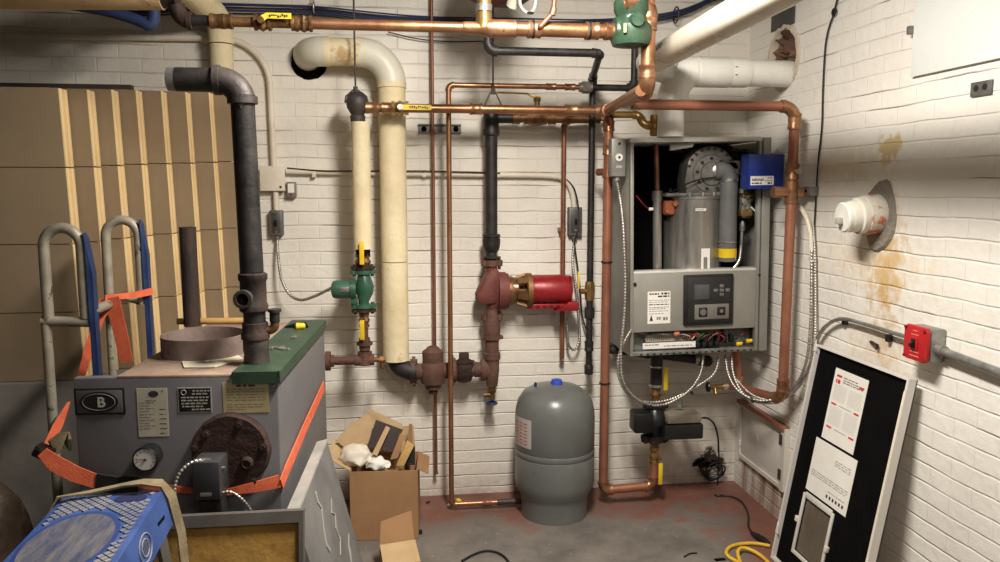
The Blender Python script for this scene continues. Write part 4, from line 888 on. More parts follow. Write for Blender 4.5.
# heat exchanger
hx, hy, hr = bu(691.5, .2), .2, .145
MB().lathe([(hr, bw(273, .2)), (hr, bw(199, .2)), (hr+.004, bw(198.5, .2)), (hr+.004, bw(196, .2)), (hr-.02, bw(195, .2)), (.04, bw(193, .2))], (hx, hy, 0), Z1, 40).build('heat_exchanger', STEEL, wb, True)
MB().box((hx, hy, bw(194, .2)), (.36, .24, .018), None, .006).build('burner_plate', STEEL_D, wb, True)
sheet(wb, (bu(690, .2), hy-hr-.004, bw(270, .2)), X1, Z1, .045, bw(246, .2)-bw(270, .2), PAPER, [(.1, .55, .28, .72, 0, INK)], local=True, seed=2, label='narrow white label on the steel drum')
sheet(wb, (bu(684, .2), hy-hr-.004, bw(210, .2)), X1, Z1, .055, .014, PAPER, [(.4, .2, .2, .8, 3, INK)], local=True, seed=3)
for k in range(7):
    a = math.pi*(1.08+k*.14); MB().cyl((hx+(hr-.0)*math.cos(a), hy+(hr)*math.sin(a), bw(196, .2)), (hx+hr*math.cos(a), hy+hr*math.sin(a), bw(192, .2)), .007, n=6).build('clamp_bolt', GALV, wb, True)
# blower
bc = V((bu(711, .11), .12, bw(172, .11)))
ol = [(bu(684.5, .11), bw(193.5, .11)), (bu(684, .11), bw(180, .11))] + [(bu(709, .11)+.128*math.cos(math.radians(a)), bw(172, .11)+.125*math.sin(math.radians(a))) for a in range(160, 15, -12)] + [(bu(737, .11), bw(165, .11)), (bu(737, .11), bw(193.5, .11))]
bl = MB().prism([(x, .1, z) for x, z in ol], (0, .12, 0), .008).build('blower', STEEL_D, wb, True)
MB().lathe([(.095, 0), (.09, .006), (.06, .01), (.055, .02), (.03, .022)], (bu(709, .11), .1, bw(174, .11)), (0, -1, 0), 30).build('blower_face', STEEL_D, bl, True)
for k in range(9):
    a = k*2*math.pi/9+.2; MB().cyl((bu(709, .11)+.075*math.cos(a), .096, bw(174, .11)+.075*math.sin(a)), (bu(709, .11)+.075*math.cos(a), .084, bw(174, .11)+.075*math.sin(a)), .008, n=6).build('bolt', BLACK_IRON, bl, True)
for k in range(9):
    a = math.radians(165-k*17); MB().cyl((bu(709, .11)+.117*math.cos(a), .102, bw(172, .11)+.114*math.sin(a)), (bu(709, .11)+.117*math.cos(a), .09, bw(172, .11)+.114*math.sin(a)), .006, n=6).build('rim_bolt', BLACK_IRON, bl, True)
MB().lathe([(.034, 0), (.034, .03), (.026, .035)], (bu(715, .11), .1, bw(171, .11)), (0, -1, 0), 20).build('inlet_collar', ALU, bl, True)
# grey air pipe with yellow band
GP = mat('grey plastic pipe', (92, 92, 92), (106, 106, 104), 6, .42)
ap = MB().tube([(bu(714, .075), .075, bw(171, .075))]+arc(V((bu(718, .075), .075, bw(171, .075))), V((bu(727.5, .075), .075, bw(169, .075))), V((bu(727.5, .075), .075, bw(181, .075))), 8)+[(bu(727.5, .075), .075, bw(262, .075))], .043, 24).build('air_pipe', GP, wb, True)
MB().cyl((bu(727.5, .075), .075, bw(179, .075)), (bu(727.5, .075), .075, bw(182, .075)), .046, n=24).build('hose_clamp', ALU, ap, True)
MB().cyl((bu(727.5, .075), .075, bw(243, .075)), (bu(727.5, .075), .075, bw(242, .075)), .046, n=24).build('hose_clamp', ALU, ap, True)
MB().cyl((bu(727.5, .075), .075, bw(258, .075)), (bu(727.5, .075), .075, bw(249, .075)), .0445, n=24).build('yellow_band', YELLOW, ap, True)
MB().box((bu(733, .075), .15, bw(166, .075)), (.09, .1, .05), None, .01).build('gas_manifold', STEEL_D, wb, True)
# gas valve train
gv = MB().box((bu(745, .07), .09, bw(205, .07)), (.05, .06, .14), None, .008).build('gas_valve', STEEL_D, wb, True)
for k in range(7): MB().cyl((bu(742+(k % 3)*3, .07), .05, bw(194+k*3.6, .07)), (bu(742+(k % 3)*3, .07), .075, bw(194+k*3.6, .07)), .01, n=8).build('valve_screw', ALU, gv, True)
MB().box((bu(746, .07), .07, bw(196, .07)), (.065, .05, .02), None, .004).build('valve_flange', BRASS, gv, True)
MB().box((bu(744, .07), .07, bw(214, .07)), (.06, .05, .03), None, .004).build('valve_flange', BRASS, gv, True)
MB().cyl((bu(740.5, .07), .06, bw(172, .07)), (bu(740.5, .07), .06, bw(192, .07)), .011, n=12).cyl((bu(740.5, .07), .06, bw(189, .07)), (bu(740.5, .07), .06, bw(194, .07)), .016, n=8).build('gas_tube', ALU, gv, True)
MB().tube(bends([(bu(742, .07), .07, bw(222, .07)), (bu(741.5, .07), .07, bw(232, .07)), (bu(741, .07), .07, bw(248, .07)), (bu(739, .07), .06, bw(262, .07)), (bu(733, .07), .06, bw(269, .07))], .03), .008, 10).cyl((bu(742, .07), .07, bw(224, .07)), (bu(742, .07), .07, bw(232, .07)), .014, n=8).build('flex_tube', ALU, gv, True)
MB().tube(bends([(bu(749, .07), .06, bw(208, .07)), (bu(757, .07), .04, bw(217, .07)), (bu(764, .07), .03, bw(224, .07))], .02), .004, 8).build('ignition_wire', WIRE_W, gv, True)
# supply pipe, flow switch
sp = MB().cyl((bu(658, .13), .14, bw(268, .13)), (bu(657.5, .13), .14, bw(193, .13)), .022, n=20).build('steel_supply_pipe', STEEL, wb, True)
MB().cyl((bu(657.5, .13), .14, bw(195, .13)), (bu(656, .13), .14, bw(143, .13)), .013, n=16).build('copper_supply_pipe', COPPER_D, wb, True)
MB().cyl((bu(657.5, .13), .14, bw(200, .13)), (bu(657.5, .13), .14, bw(190, .13)), .026, n=20).build('collar', STEEL, sp, True)
fs = MB().box((bu(668, .13), .13, bw(207, .13)), (.05, .05, .07), None, .01).cyl((bu(672, .13), .1, bw(203, .13)), (bu(672, .13), .085, bw(203, .13)), .012).cyl((bu(664, .13), .1, bw(210, .13)), (bu(664, .13), .085, bw(210, .13)), .01).build('flow_switch', TERRA, wb, True)
MB().cyl((bu(652, .13), .12, bw(208, .13)), (bu(648, .13), .12, bw(208, .13)), .008).build('sensor', PAPER, wb, True)
MB().tube(bends([(bu(648, .13), .12, bw(208, .13)), (bu(640, .13), .08, bw(203, .13)), (bu(632, .13), .06, bw(194, .13))], .03), .0025, 6).build('sensor_wire', WIRE_R, wb, True)
MB().tube(bends([(bu(668, .13), .1, bw(192, .13)), (bu(676, .13), .06, bw(186, .13)), (bu(690, .13), .07, bw(180, .13)), (bu(712, .13), .06, bw(177, .13)), (bu(732, .13), .05, bw(175, .13))], .04), .004, 8).cyl((bu(669, .13), .12, bw(193, .13)), (bu(669, .13), .12, bw(188, .13)), .008).build('sensing_hose', CORD_B, wb, True)
MB().prism([(bu(664, .13), .05, bw(151, .13)), (bu(684, .13), .03, bw(148, .13)), (bu(686, .13), .03, bw(144, .13)), (bu(664, .13), .05, bw(145, .13))], (0, .02, 0)).build('hinge_bracket', SIDE, wb, True)
MB().box((bu(720, .13), .3, bw(150, .13)), (.4, .1, .012)).build('cross_rail', BLACK_IRON, wb, True)
# separate things fixed to the boiler
def bl2w(u, v, w): return BO_ + Matrix.Rotation(-.018, 3, 'Y') @ V((u, v, w))
BROT = Matrix.Rotation(-.018, 3, 'Y')
t = thing('blue_control_box', 'small blue control box with white label at the boiler top right', 'control box', bl2w(bu(747, -.09), -.09, bw(190, -.09)), rot=(0, -.018, 0))
x0, x1, z1 = 0, .175, .163
MB().bb((0, 0, 0), (x1, .09, z1), .005).build('box_body', BLUE_BOX, t, True); MB().bb((x1, .002, .0), (x1+.006, .088, z1), .002).build('side_rim', GALV, t, True)
l_ = sheet(t, (.010, -.0005, .018), X1, Z1, .115, .042, PAPER, [(.12, .16, .05, .5, 3, INK_D), (.1, .2, .74, .95, 2, INK_D), (.72, .12, .74, .92, 2, INK), (.42, .1, .6, .95, 3, INK)], local=True, seed=8, label='white maker label with dark print')
text(l_, 'tekmar', V((.046, -.0022, .044)), X1, Z1, .021, INK_D, True, .0003, .0004)
MB().cyl((x1+.006, .04, .1), (x1+.03, .04, .1), .012, n=10).build('conduit_nut', ALU, t, True)
zsw = bl2w(bu(620.5), .06, bw(175))
t = thing('emergency_switch', 'grey switch box with round white disc at the boiler top left', 'switch', zsw)
sc = S(zsw)
MB().bb(zsw+V((-.034, -.02, 0)), zsw+V((.036, .045, bw(137)-bw(175))), .004).build('box', PAINT_GREY, t)
MB().cyl(zsw+V((.002, -.02, .09)), zsw+V((.002, -.026, .09)), .018, n=20).build('round_disc', PAPER, t); MB().cyl(zsw+V((.002, -.026, .09)), zsw+V((.002, -.029, .09)), .006, n=12).build('disc_centre', BLACK, t)
MB().bb(zsw+V((-.012, -.0215, .04)), zsw+V((.018, -.019, .052))).build('label_plate', INK_W, t); MB().cyl(zsw+V((.002, -.02, .155)), zsw+V((.002, -.026, .155)), .006, n=10).build('screw', BLACK, t)
MB().cyl(zsw+V((.002, .01, -.02)), zsw+V((.002, .01, .0)), .016, n=12).build('connector', GALV, t)
# armoured cables
ARM_N = [0]
def armour(name, label, pts, r, group=None, m=None, cat='cable', pitch=None):
    # spiral-wound flexible conduit: a tube with a rippled radius
    P_ = bends(pts, .16, 10); L = [0]
    for i in range(1, len(P_)): L.append(L[-1]+(P_[i]-P_[i-1]).length)
    pitch = pitch or r*1.9; n = int(L[-1]/pitch*4); out = []; k = 0
    for i in range(n+1):
        d = L[-1]*i/n
        while k < len(L)-2 and L[k+1] < d: k += 1
        f_ = (d-L[k])/max(1e-6, L[k+1]-L[k]); out.append(P_[k].lerp(P_[k+1], f_))
    rr = [r*(1 if i % 4 < 2 else .74) for i in range(n+1)]
    o = MB().tube(out, rr, 8).build(name, m or ARMOUR, sharp=80); return tag(o, label, cat, group)
Yc = 3.56
armour('armoured_cable', 'armoured cable hanging from grey switch down the boiler left side and under', [zsw+V((.002, .01, -.02)), Yp(623, 215, Yc), Yp(626, 300, Yc), Yp(620, 355, Yc), Yp(622, 385, 3.56), Yp(640, 403, 3.56), Yp(662, 407, 3.58), Yp(690, 392, 3.6), Yp(702, 372, 3.64), Yp(703, 356, 3.68)], .0078)
armour('armoured_cable', 'armoured cable looping from left under the boiler to its bottom middle', [Yp(631, 330, 3.6), Yp(618, 352, 3.575), Yp(618, 382, 3.575), Yp(634, 401, 3.585), Yp(662, 403.5, 3.6), Yp(692, 390, 3.62), Yp(716, 374, 3.66), Yp(719, 356, 3.68)], .0078)
armour('armoured_cable', 'armoured cable from boiler bottom swinging up to the right wall, inner one', [Yp(725.5, 356, 3.68), Yp(728, 378, 3.6), Yp(742, 396, 3.5), Yp(766, 403, 3.42), R(793, 391, .05), R(806, 368, .03), R(811, 330, .025), R(812, 250, .025)], .0078)
armour('armoured_cable', 'armoured cable from boiler bottom swinging to the red switch, outer one', [Yp(731.5, 356, 3.68), Yp(733, 378, 3.6), Yp(746, 399, 3.5), Yp(770, 405, 3.42), R(796, 393, .05), R(810, 368, .035), R(818, 336, .03), R(830, 322, .03), R(842, 318, .03)], .0078)
armour('armoured_cable', 'thin armoured cable rising along the right wall nearest the black cover', [Yp(737, 380, 3.58), Yp(752, 397, 3.5), Yp(775, 401, 3.44), R(800, 384, .05), R(815, 355, .04), R(815.5, 300, .02), R(815, 250, .02), R(813, 225, .02)], .0065)
bx2 = bl2w(bu(742, -.09), -.09, bw(190, -.09))
t = pipe('grey_conduit', 'grey bendy conduit from the blue box to the right wall cables', 'conduit', [R(812, 262, .022), R(811, 232, .022)]+[], .011, PAINTED)
MB().tube(bends([R(811, 234, .022), R(806, 214, .03), Yp(793, 199, 3.45), Yp(778, 190, 3.52)], .08), .011, 12).build('bend', PAINTED, t)
for py in (258, 240): MB().box(R(812, py, .012), (.024, .012, .02), None, .002).build('strap', BLACK, t)
arms = [o for o in SC.objects if o.name.startswith('armoured_cable')]
for p_, k in ((Yp(650, 405, 3.575), 0), (Yp(691, 391.5, 3.61), 0), (Yp(752, 400, 3.47), 2)):
    MB().cyl(p_-V((.004, 0, .002)), p_+V((.004, 0, .002)), .016, n=14).build('cable_tie', BLACK, arms[k])
# ------------------------------------------------------------------ old boiler on the left
BA = math.radians(-3.3)
OBO = V((-.915, 2.27, 0))
ob = thing('old_boiler', 'disconnected grey floor boiler with rusty access plate and orange strap', 'boiler', OBO, rot=(0, 0, BA))
OW, OH, OD = .564, 1.122, .86
OM = Matrix.Rotation(BA, 3, 'Z')
def ow(u, v, w): return OBO + OM @ V((u, v, w))
def ol_(px, py, v=0.0):
    # local (u, w) of a pixel on the front face plane pushed out by v (negative = toward the camera)
    d = ray(px, py); n = OM @ V((0, 1, 0)); k = ((OBO + n*v) - CAM).dot(n)/d.dot(n); p = CAM + d*k - OBO
    q = OM.inverted() @ p; return q.x, q.z
def ot(px, py, z=None):
    z = z or OH; p = F(px, py, z); q = OM.inverted() @ (p-OBO); return V((q.x, q.y, z))
OC = .12
MB().bb((0, 0, .08), (OW, .03, OH), .006).build('front_panel', JACKET, ob, True)
MB().bb((OC, .03, .08), (OW, OD, OH-.006), .006).build('side_panels', JACKET, ob, True)
MB().bb((OC, .0, OH-.006), (OW-.13, OD, OH+.004), .003).build('top_sheet', JACKET_TOP, ob, True)
MB().bb((OC-.03, .02, .0), (OW-.02, OD-.02, .08), .004).build('base', BLACK_IRON, ob, True)
gl = MB().prism([(OW-.125, -.008, OH+.004), (OW+.006, -.008, OH+.004), (OW+.006, OD+.005, OH+.004), (OW-.125, OD+.005, OH+.004)], (0, 0, .008)).bb((OW-.125, -.012, OH-.022), (OW+.008, -.004, OH+.012)).bb((OW, -.012, OH-.022), (OW+.008, OD+.005, OH+.012)).build('green_cover', GREEN_LID, ob, True)
q = ot(290, 330)
MB().prism([(OW-.12, q.y-.02, OH+.014), (OW-.1, q.y+.04, OH+.014), (OW-.05, q.y+.03, OH+.022), (OW-.03, q.y-.03, OH+.014)], (0, 0, .003)).build('torn_flap', BLACK_M, gl, True)
cc = ot(205, 355); cr_ = S(ow(*cc))*40.5
fc_ = MB()
fc_.lathe([(cr_+.012, .004), (cr_, .008), (cr_, .07), (cr_-.004, .07), (cr_-.004, .01)], (cc.x, cc.y, OH), Z1, 44, False).build('flue_collar', mat('rust stained flue collar', (112, 92, 84), (140, 124, 118), 9, .7, .2, .1, 60, c3=(92, 54, 40)), ob, True)
MB().cyl((cc.x, cc.y, OH+.006), (cc.x, cc.y, OH+.009), cr_-.003, n=36).build('flue_opening', mat('ash grey duct', (120, 112, 106), (140, 130, 122), 10, .8), ob, True)
# access plate
au, aw = ol_(229.5, 452.5, -.026); ar = S(ow(au, 0, aw))*37.5
ap_ = MB()
n = 60; rings = []
rnd = random.Random(2)
rim = [ar*(1+rnd.uniform(-.018, .012)) for _ in range(n)]
for h, k in ((.0, 1.03), (-.02, 1.0), (-.026, .97)): rings.append([ap_.bm.verts.new((au+math.cos(2*math.pi*i/n)*rim[i]*k, h, aw+math.sin(2*math.pi*i/n)*rim[i]*k)) for i in range(n)])
ap_.skin(rings); apo = ap_.build('access_plate', RUST_D, ob, True)
for px, py in ((206, 434), (239, 425), (263, 447), (226, 486), (254, 481), (195, 448)):
    bu_, bw_ = ol_(px, py, -.026); MB().cyl((bu_, -.024, bw_), (bu_, -.034, bw_), .0085, n=6).cyl((bu_, -.024, bw_), (bu_, -.028, bw_), .012, n=16).build('bolt', RUST_PIPE, apo, True)
bu_, bw_ = ol_(247, 463, -.03); MB().lathe([(.018, 0), (.018, .012), (.012, .016), (.01, .008)], (bu_, -.024, bw_), (0, -1, 0), 18).build('centre_boss', RUST_PIPE, apo, True)
# badge
def orect(px0, py0, px1, py1): a = ol_(px0, py0); b = ol_(px1, py1); return a[0], min(a[1], b[1]), b[0], max(a[1], b[1])
u0, w0, u1, w1 = orect(74, 388.5, 126, 414)
bd = MB().bb((u0, -.004, w0), (u1, .002, w1), .001).build('badge', BLACK, ob, True)
MB().bb((u0+.006, -.0055, w0+.006), (u1-.006, .0, w1-.006), .001).build('badge_field', mat('badge grey', (92, 88, 86), (102, 98, 96), 6, .4, .3), bd, True)
ec = ((u0+u1)/2, (w0+w1)/2)
MB().prism([(ec[0]+.052*math.cos(a*math.pi/24), -.0055, ec[1]+.03*math.sin(a*math.pi/24)) for a in range(48)], (0, -.003, 0)).build('emblem_oval', BLACK, bd, True)
MB().tube([(ec[0]+.044*math.cos(a*math.pi/24), -.0088, ec[1]+.0235*math.sin(a*math.pi/24)) for a in range(48)], .0009, 6, True).build('emblem_line', INK, bd, True)
text(bd, 'B', V((ec[0]+.006, -.009, ec[1]-.002)), X1, Z1, .04, INK_W, True, .0006, .001)
# plates and labels
u0, w0, u1, w1 = orect(136.5, 388.5, 169.5, 436)
rows = [(.93-.0, .03, .8, .88, 1, INK), (.74, .02, .3, .62, 2, INK)] + [(.7-.06*k, .014, .06, .4 if k % 2 else .55, 3, INK) for k in range(10)] + [(.56-.1*k, .012, .72, .94, 1, INK_D) for k in range(6)]
l_ = sheet(ob, (u0, -.0006, w0), X1, Z1, u1-u0, w1-w0, PAPER_D, rows, local=True, seed=5, label='tall cream data sheet')
MB().prism([(u0+.046+.014*math.cos(a*math.pi/12), -.0018, w1-.016+.009*math.sin(a*math.pi/12)) for a in range(24)], (0, -.0006, 0)).build('print', INK_D, l_, True)
u0, w0, u1, w1 = orect(177.5, 387.5, 212.5, 412)
l_ = sheet(ob, (u0, -.0006, w0), X1, Z1, u1-u0, w1-w0, INK_W, (), local=True, seed=6, name='rating_plate', label='black rating plate with silver print')
MB().bb((u0+.003, -.0028, w0+.003), (u1-.003, -.001, w1-.003)).build('plate_field', BLACK, l_, True)
k_ = MB(); rnd = random.Random(4); nW, nH = u1-u0, w1-w0
MB().torus((u0+.017, -.003, w1-.014), (0, 1, 0), .007, .001, 20, 6).build('seal', INK_W, l_, True)
for r0, x0, x1 in ((.84, .45, .95), (.72, .42, .95), (.58, .1, .92), (.46, .1, .95), (.34, .1, .9), (.22, .12, .8), (.1, .4, .95)):
    x = x0
    while x < x1-.05:
        l = rnd.uniform(.05, .16); k_.bb((u0+nW*x, -.0033, w0+nH*r0), (u0+nW*min(x1, x+l), -.0027, w0+nH*(r0+.05))); x += l+.035
k_.build('print', INK_W, l_, True)
u0, w0, u1, w1 = orect(222.5, 382.5, 269.5, 412)
sheet(ob, (u0, -.0006, w0), X1, Z1, u1-u0, w1-w0, PAPER_T, [(.86, .06, .3, .75, 3, INK_D)]+[(.76-.09*k, .03, .08, .92, 6, INK) for k in range(5)]+[(.26-.08*k, .025, .08, .9 if k < 2 else .5, 6, INK) for k in range(3)], local=True, seed=7, label='tan caution label with fine print')
# gauge
gu, gw = ol_(145, 459.5, -.05); gr = S(ow(gu, -.05, gw))*12
ga = MB().lathe([(gr*.9, .05), (gr*1.0, .045), (gr*1.05, .01), (gr*1.05, 0), (gr*.92, -.004), (gr*.9, .003)], (gu, -.05, gw), (0, 1, 0), 36).build('pressure_gauge', BLACK, ob, True)
MB().cyl((gu, -.0505, gw), (gu, -.0515, gw), gr*.9, n=36).build('dial', GAUGE_W, ga, True)
for k in range(11):
    a = math.radians(-45+k*27); MB().box((gu+gr*.72*math.cos(a), -.052, gw+gr*.72*math.sin(a)), (gr*.16, .0006, .0012), Matrix.Rotation(-a, 3, 'Y')).build('tick', INK_D, ga, True)
MB().box((gu-gr*.2, -.0526, gw+.001), (gr*.9, .0008, .0016), Matrix.Rotation(.1, 3, 'Y')).build('needle', INK_R, ga, True); MB().cyl((gu, -.0515, gw), (gu, -.055, gw), .003, n=10).build('pivot', BLACK, ga, True)
MB().cyl((gu-.02, .0, gw-.02), (gu-.02, -.03, gw-.02), .02, n=8).build('gauge_stem', BLACK_IRON, ga, True)
for px, py in ((270, 386),): u_, w_1 = ol_(px, py); MB().cyl((u_+.012, .0, w_1), (u_+.012, -.004, w_1), .004, n=8).build('screw', ALU, ob, True)
# limit control box with flexible conduits
u0, w0 = ol_(193, 501, -.11); u1, w1 = ol_(219, 462, -.11)
jb = thing('limit_control_box', 'dark grey control box in front of the rusty access plate', 'control box', ow((u0+u1)/2, -.08, w0), rot=(0, 0, BA))
hw = (u1-u0)/2; hh = w1-w0
MB().bb((-hw, -.03, 0), (hw, .055, hh), .004).build('box', mat('charcoal box', (60, 60, 62), (72, 72, 74), 5, .4, .2), jb, True)
MB().bb((-hw*.45, -.032, hh*.12), (hw*.35, -.029, hh*.2)).build('name_strip', INK, jb, True); MB().cyl((hw, .0, hh*.75), (hw+.008, .0, hh*.75), .004, n=8).build('side_screw', ALU, jb, True)
MB().bb((-hw*.8, -.01, -.12), (hw*.9, .05, 0), .004).build('lower_bracket', BLACK_IRON, jb, True)
P0 = ow((u0+u1)/2-.02, -.075, w1+.006)
def ops(px, py, v): a = ol_(px, py, v); return ow(a[0], v, a[1])
armour('armoured_cable', 'short armoured cable arching from dark control box down to the left', [ops(208, 461, -.09), ops(196, 460, -.1), ops(182, 468, -.12), ops(175, 482, -.13), ops(174, 500, -.14), ops(175, 530, -.14)], .0055)
o = MB().tube(bends([ops(211, 461, -.09), ops(204, 460.5, -.09), ops(194, 462, -.1)], .02), .0085, 12).build('conduit_elbow', ALU); tag(o, 'shiny conduit elbow on top of the dark control box', 'conduit')
armour('armoured_cable', 'white armoured cable from the control box down behind the yellow panel', [ops(219, 498, -.1), ops(221, 493, -.1), ops(230, 491, -.1), ops(240, 497, -.1), ops(249, 507, -.09), ops(256, 520, -.08)], .005)
# things lying on the boiler top
tp = [ot(182, 364), ot(184, 370), ot(215, 369.5), ot(243, 361), ot(237, 357)]
o = MB().prism([ow(p.x, p.y, OH+.006) for p in tp], (0, 0, .003)).build('paper_tag', PAPER_C); tag(o, 'dusty cream card lying on the boiler top beside flue collar', 'card')
a_, b_ = ow(.1, OD+.02, OH+.02), ow(OW-.13, OD+.02, OH+.02)
o = MB().cyl(ow(ot(163, 333).x, OD-.02, OH+.016), ow(ot(243, 331).x, OD-.02, OH+.016), .0125, n=12).build('wooden_dowel', WOOD); tag(o, 'pale wooden strip along the back edge of boiler top', 'wood strip')
p = ot(300, 332); p = ow(p.x, p.y, OH+.022)
o = MB().lathe([(.004, -.018), (.013, -.012), (.011, .016), (.005, .02)], p, (1, .1, 0), 12).build('wire_nut', YELLOW); tag(o, 'yellow wire nut on the green boiler cover', 'wire nut')
for k, (px, py, lb) in enumerate(((294, 342, 'small metal scrap on the green cover, farthest from the black riser'), (271, 353, 'small metal scrap on green cover, closest to black riser base'), (279, 353, 'small metal scrap on green cover, middle of the row near riser'), (286, 354, 'small metal scrap on green cover, right end of the row near riser'))):
    q = ot(px, py); q = ow(q.x, q.y, OH+.0125); mb = MB(); rnd = random.Random(k)
    for j in range(5): mb.box(q+V((rnd.uniform(-.012, .012), rnd.uniform(-.01, .01), .004)), (.014, .005, .006), Matrix.Rotation(rnd.uniform(0, 3), 3, 'Z'), .001)
    tag(mb.build('metal_scrap', ALU), lb, 'scrap')
# black riser out of the boiler
rb = ot(257, 366); rb = ow(rb.x, rb.y, OH+.012)
RY = rb.y
r_top = Yp(243, 80.5, RY); RXm = (rb.x + Yp(238, 120, RY).x)/2
t = thing('black_riser', 'fat black pipe standing on the old boiler with open elbow end', 'pipe', rb)
rr = S(rb)*11.3
def rp_(py): k = (py-366)/(110-366); p0 = rb; p1 = V((Yp(243, 110, RY).x, RY, Yp(240, 110, RY).z)); return p0 + (p1-p0)*k
MB().cyl(rp_(272), rp_(100), rr, n=28).build('pipe', BLACK_IRON, t)
zt_ = r_top.z; tx_ = Yp(242, 90, RY).x
MB().tube([rp_(96)]+arc(rp_(104), V((tx_, RY, zt_)), V((tx_-.065, RY, zt_)), 12), rr*1.14, 28).cyl(rp_(104), rp_(97), rr*1.26, n=28).cyl(V((tx_-.075, RY, zt_)), V((tx_-.058, RY, zt_)), rr*1.26, n=28).build('elbow', GREY_IRON, t)
xend = Yp(168, 79, RY).x
MB().cyl(V((tx_-.06, RY, zt_)), V((xend+.022, RY, zt_)), rr, n=28, caps=False).build('pipe', BLACK_IRON, t)
MB().lathe([(rr*.99, 0), (rr*.97, .026), (rr*.86, .026), (rr*.86, -.05), (.001, -.05)], V((xend+.026, RY, zt_)), (-1, 0, 0), 28, False).build('threaded_end', GALV, t)
MB().lathe([(rr*1.1, 0), (rr*1.22, .004), (rr*1.22, .02), (rr*1.12, .026), (rr*1.12, .09), (rr*1.24, .096), (rr*1.24, .112), (rr*1.05, .116)], rp_(313), Z1, 28).build('tee', RUST_PIPE, t)
tc = rp_(297)
MB().lathe([(.022, 0), (.023, .04), (.027, .043), (.027, .058), (.018, .058), (.017, .02), (.001, .02)], tc+V((-.012, -.01, 0)), V((-.12, -1, -.02)), 24, False).build('open_port', GREY_IRON, t)
MB().lathe([(rr*.95, 0), (rr*.95, .05)], rp_(328), Z1, 28).build('pipe', BLACK_IRON, t)
MB().lathe([(rr*1.05, 0), (rr*1.22, .003), (rr*1.22, .018), (rr*1.1, .024), (rr*1.1, .05), (rr*1.0, .052)], rp_(342), Z1, 28).build('collar', RUST_PIPE, t)
MB().lathe([(rr*1.05, -.03), (rr*1.12, -.005), (rr*1.05, .02), (rr*1.12, .03), (rr*1.1, .08), (rr*1.0, .085)], rp_(363), Z1, 28).build('base_coupling', GREY_IRON, t)
bp_ = rp_(331)
MB().tube(bends([bp_+V((.02, .0, -.005)), bp_+V((.058, .0, -.005)), bp_+V((.058, 0, .03))], .02), .013, 14).build('brass_elbow', BRASS_OLD, t)
MB().cyl(bp_+V((.058, 0, .02)), bp_+V((.058, 0, .055)), .015, n=14).cyl(bp_+V((.058, 0, .05)), bp_+V((.058, 0, .058)), .02, n=14).build('nipple', BLACK_IRON, t)
# rusty stub pipe behind
sp_ = ot(190, 329); sq = ow(sp_.x, OD-.05, OH+.004)
sx_ = Yp(190, 280, sq.y).x
o = MB().lathe([(S(sq)*8, 0), (S(sq)*8, Yp(190, 227, sq.y).z-sq.z), (S(sq)*6.6, Yp(190, 227, sq.y).z-sq.z), (S(sq)*6.6, .1), (.001, .1)], V((sx_, sq.y, sq.z)), Z1, 22, False).build('rusty_pipe', RUST_PIPE); tag(o, 'dark rusty pipe standing upright behind the flue collar', 'pipe')
# ------------------------------------------------------------------ cardboard cartons on the ledge
for i in range(8):
    px = [66, 94, 118, 142, 167, 191, 214, 236][i]; y0 = 3.19+.088*i; top = Yp(px, [87.5, 89, 89, 89.5, 90.5, 91.5, 92, 93][i], y0).z
    x1 = Yp(px+1.5, 160, y0).x; x0 = x1-.82; zb = lz+.001; H_ = top-zb; fr_ = (0, .24, .475, .735, 1)
    if i == 7: y0 -= .012
    names = ['large flat brown carton at the front left of the standing stack'] + ['flat brown carton in the standing stack, %s from the front' % w for w in ('second', 'third', 'fourth', 'fifth', 'sixth', 'seventh')] + ['rearmost flat brown carton of the standing stack, beside the black riser']
    t = thing('flat_carton', names[i], 'carton', ((x0+x1)/2, y0+.04, zb), 'flat cartons standing on the ledge')
    mb = MB(); dy_ = .07
    for k in range(4): mb.bb((x0, y0, zb+fr_[k]*H_), (x1-.03, y0+dy_, zb+fr_[k+1]*H_), .006)
    for k in range(4): mb.bb((x0, y0-.002, zb+fr_[k]*H_+.002), (x1-.003, y0+.003, zb+fr_[k+1]*H_-.002))
    for v in mb.bm.verts: v.co.x -= (v.co.z-zb-.5*H_)*.026
    mb.build('carton_body', CARD_D, t)
    for j in (0, 1):
        e_ = MB()
        for k in range(4): e_.bb((x1-.034, y0+.004+j*.042, zb+fr_[k]*H_+.003), (x1+.002, y0+.029+j*.042, zb+fr_[k+1]*H_-.002), .002)
        for v in e_.bm.verts: v.co.x -= (v.co.z-zb-.5*H_)*.026
        lab(e_.build('carton_edge', CARD_E, t), 'pale raw cardboard edge')
# ------------------------------------------------------------------ hand truck
t = thing('hand_truck', 'worn silver and blue hand truck standing left of the old boiler', 'hand truck', (-1.0, 2.75, 0))
Ya, Yb = 2.62, 3.0
def loop(px0, px1, ptop, pyl, pyr, Y):
    x0, x1 = Yp(px0, 260, Y).x, Yp(px1, 260, Y).x; zt = Yp(px0, ptop, Y).z
    pts = [V((x0, Y, Yp(px0, pyl, Y).z)), V((x0, Y, zt-.02)), V((x0, Y, zt)), V((x1, Y, zt)), V((x1, Y, Yp(px1, pyr, Y).z))]
    return MB().tube([pts[0]]+arc(V((x0, Y, zt-.06)), V((x0, Y, zt)), V(((x0+x1)/2, Y, zt)), 8)+arc(V(((x0+x1)/2, Y, zt)), V((x1, Y, zt)), V((x1, Y, zt-.06)), 8)+[pts[-1]], .017, 14)
xa0 = Yp(44.5, 300, Ya).x
loop(44.5, 82, 228, 322, 318, Ya).build('handle_loop', TUBE_PAINT, t)
loop(107, 140, 220, 310, 304, Yb).build('handle_loop', TUBE_PAINT, t)
MB().cyl((xa0, Ya, .05), (xa0, Ya, Yp(44, 318, Ya).z), .0155, n=14).build('side_tube', TUBE_PAINT, t)
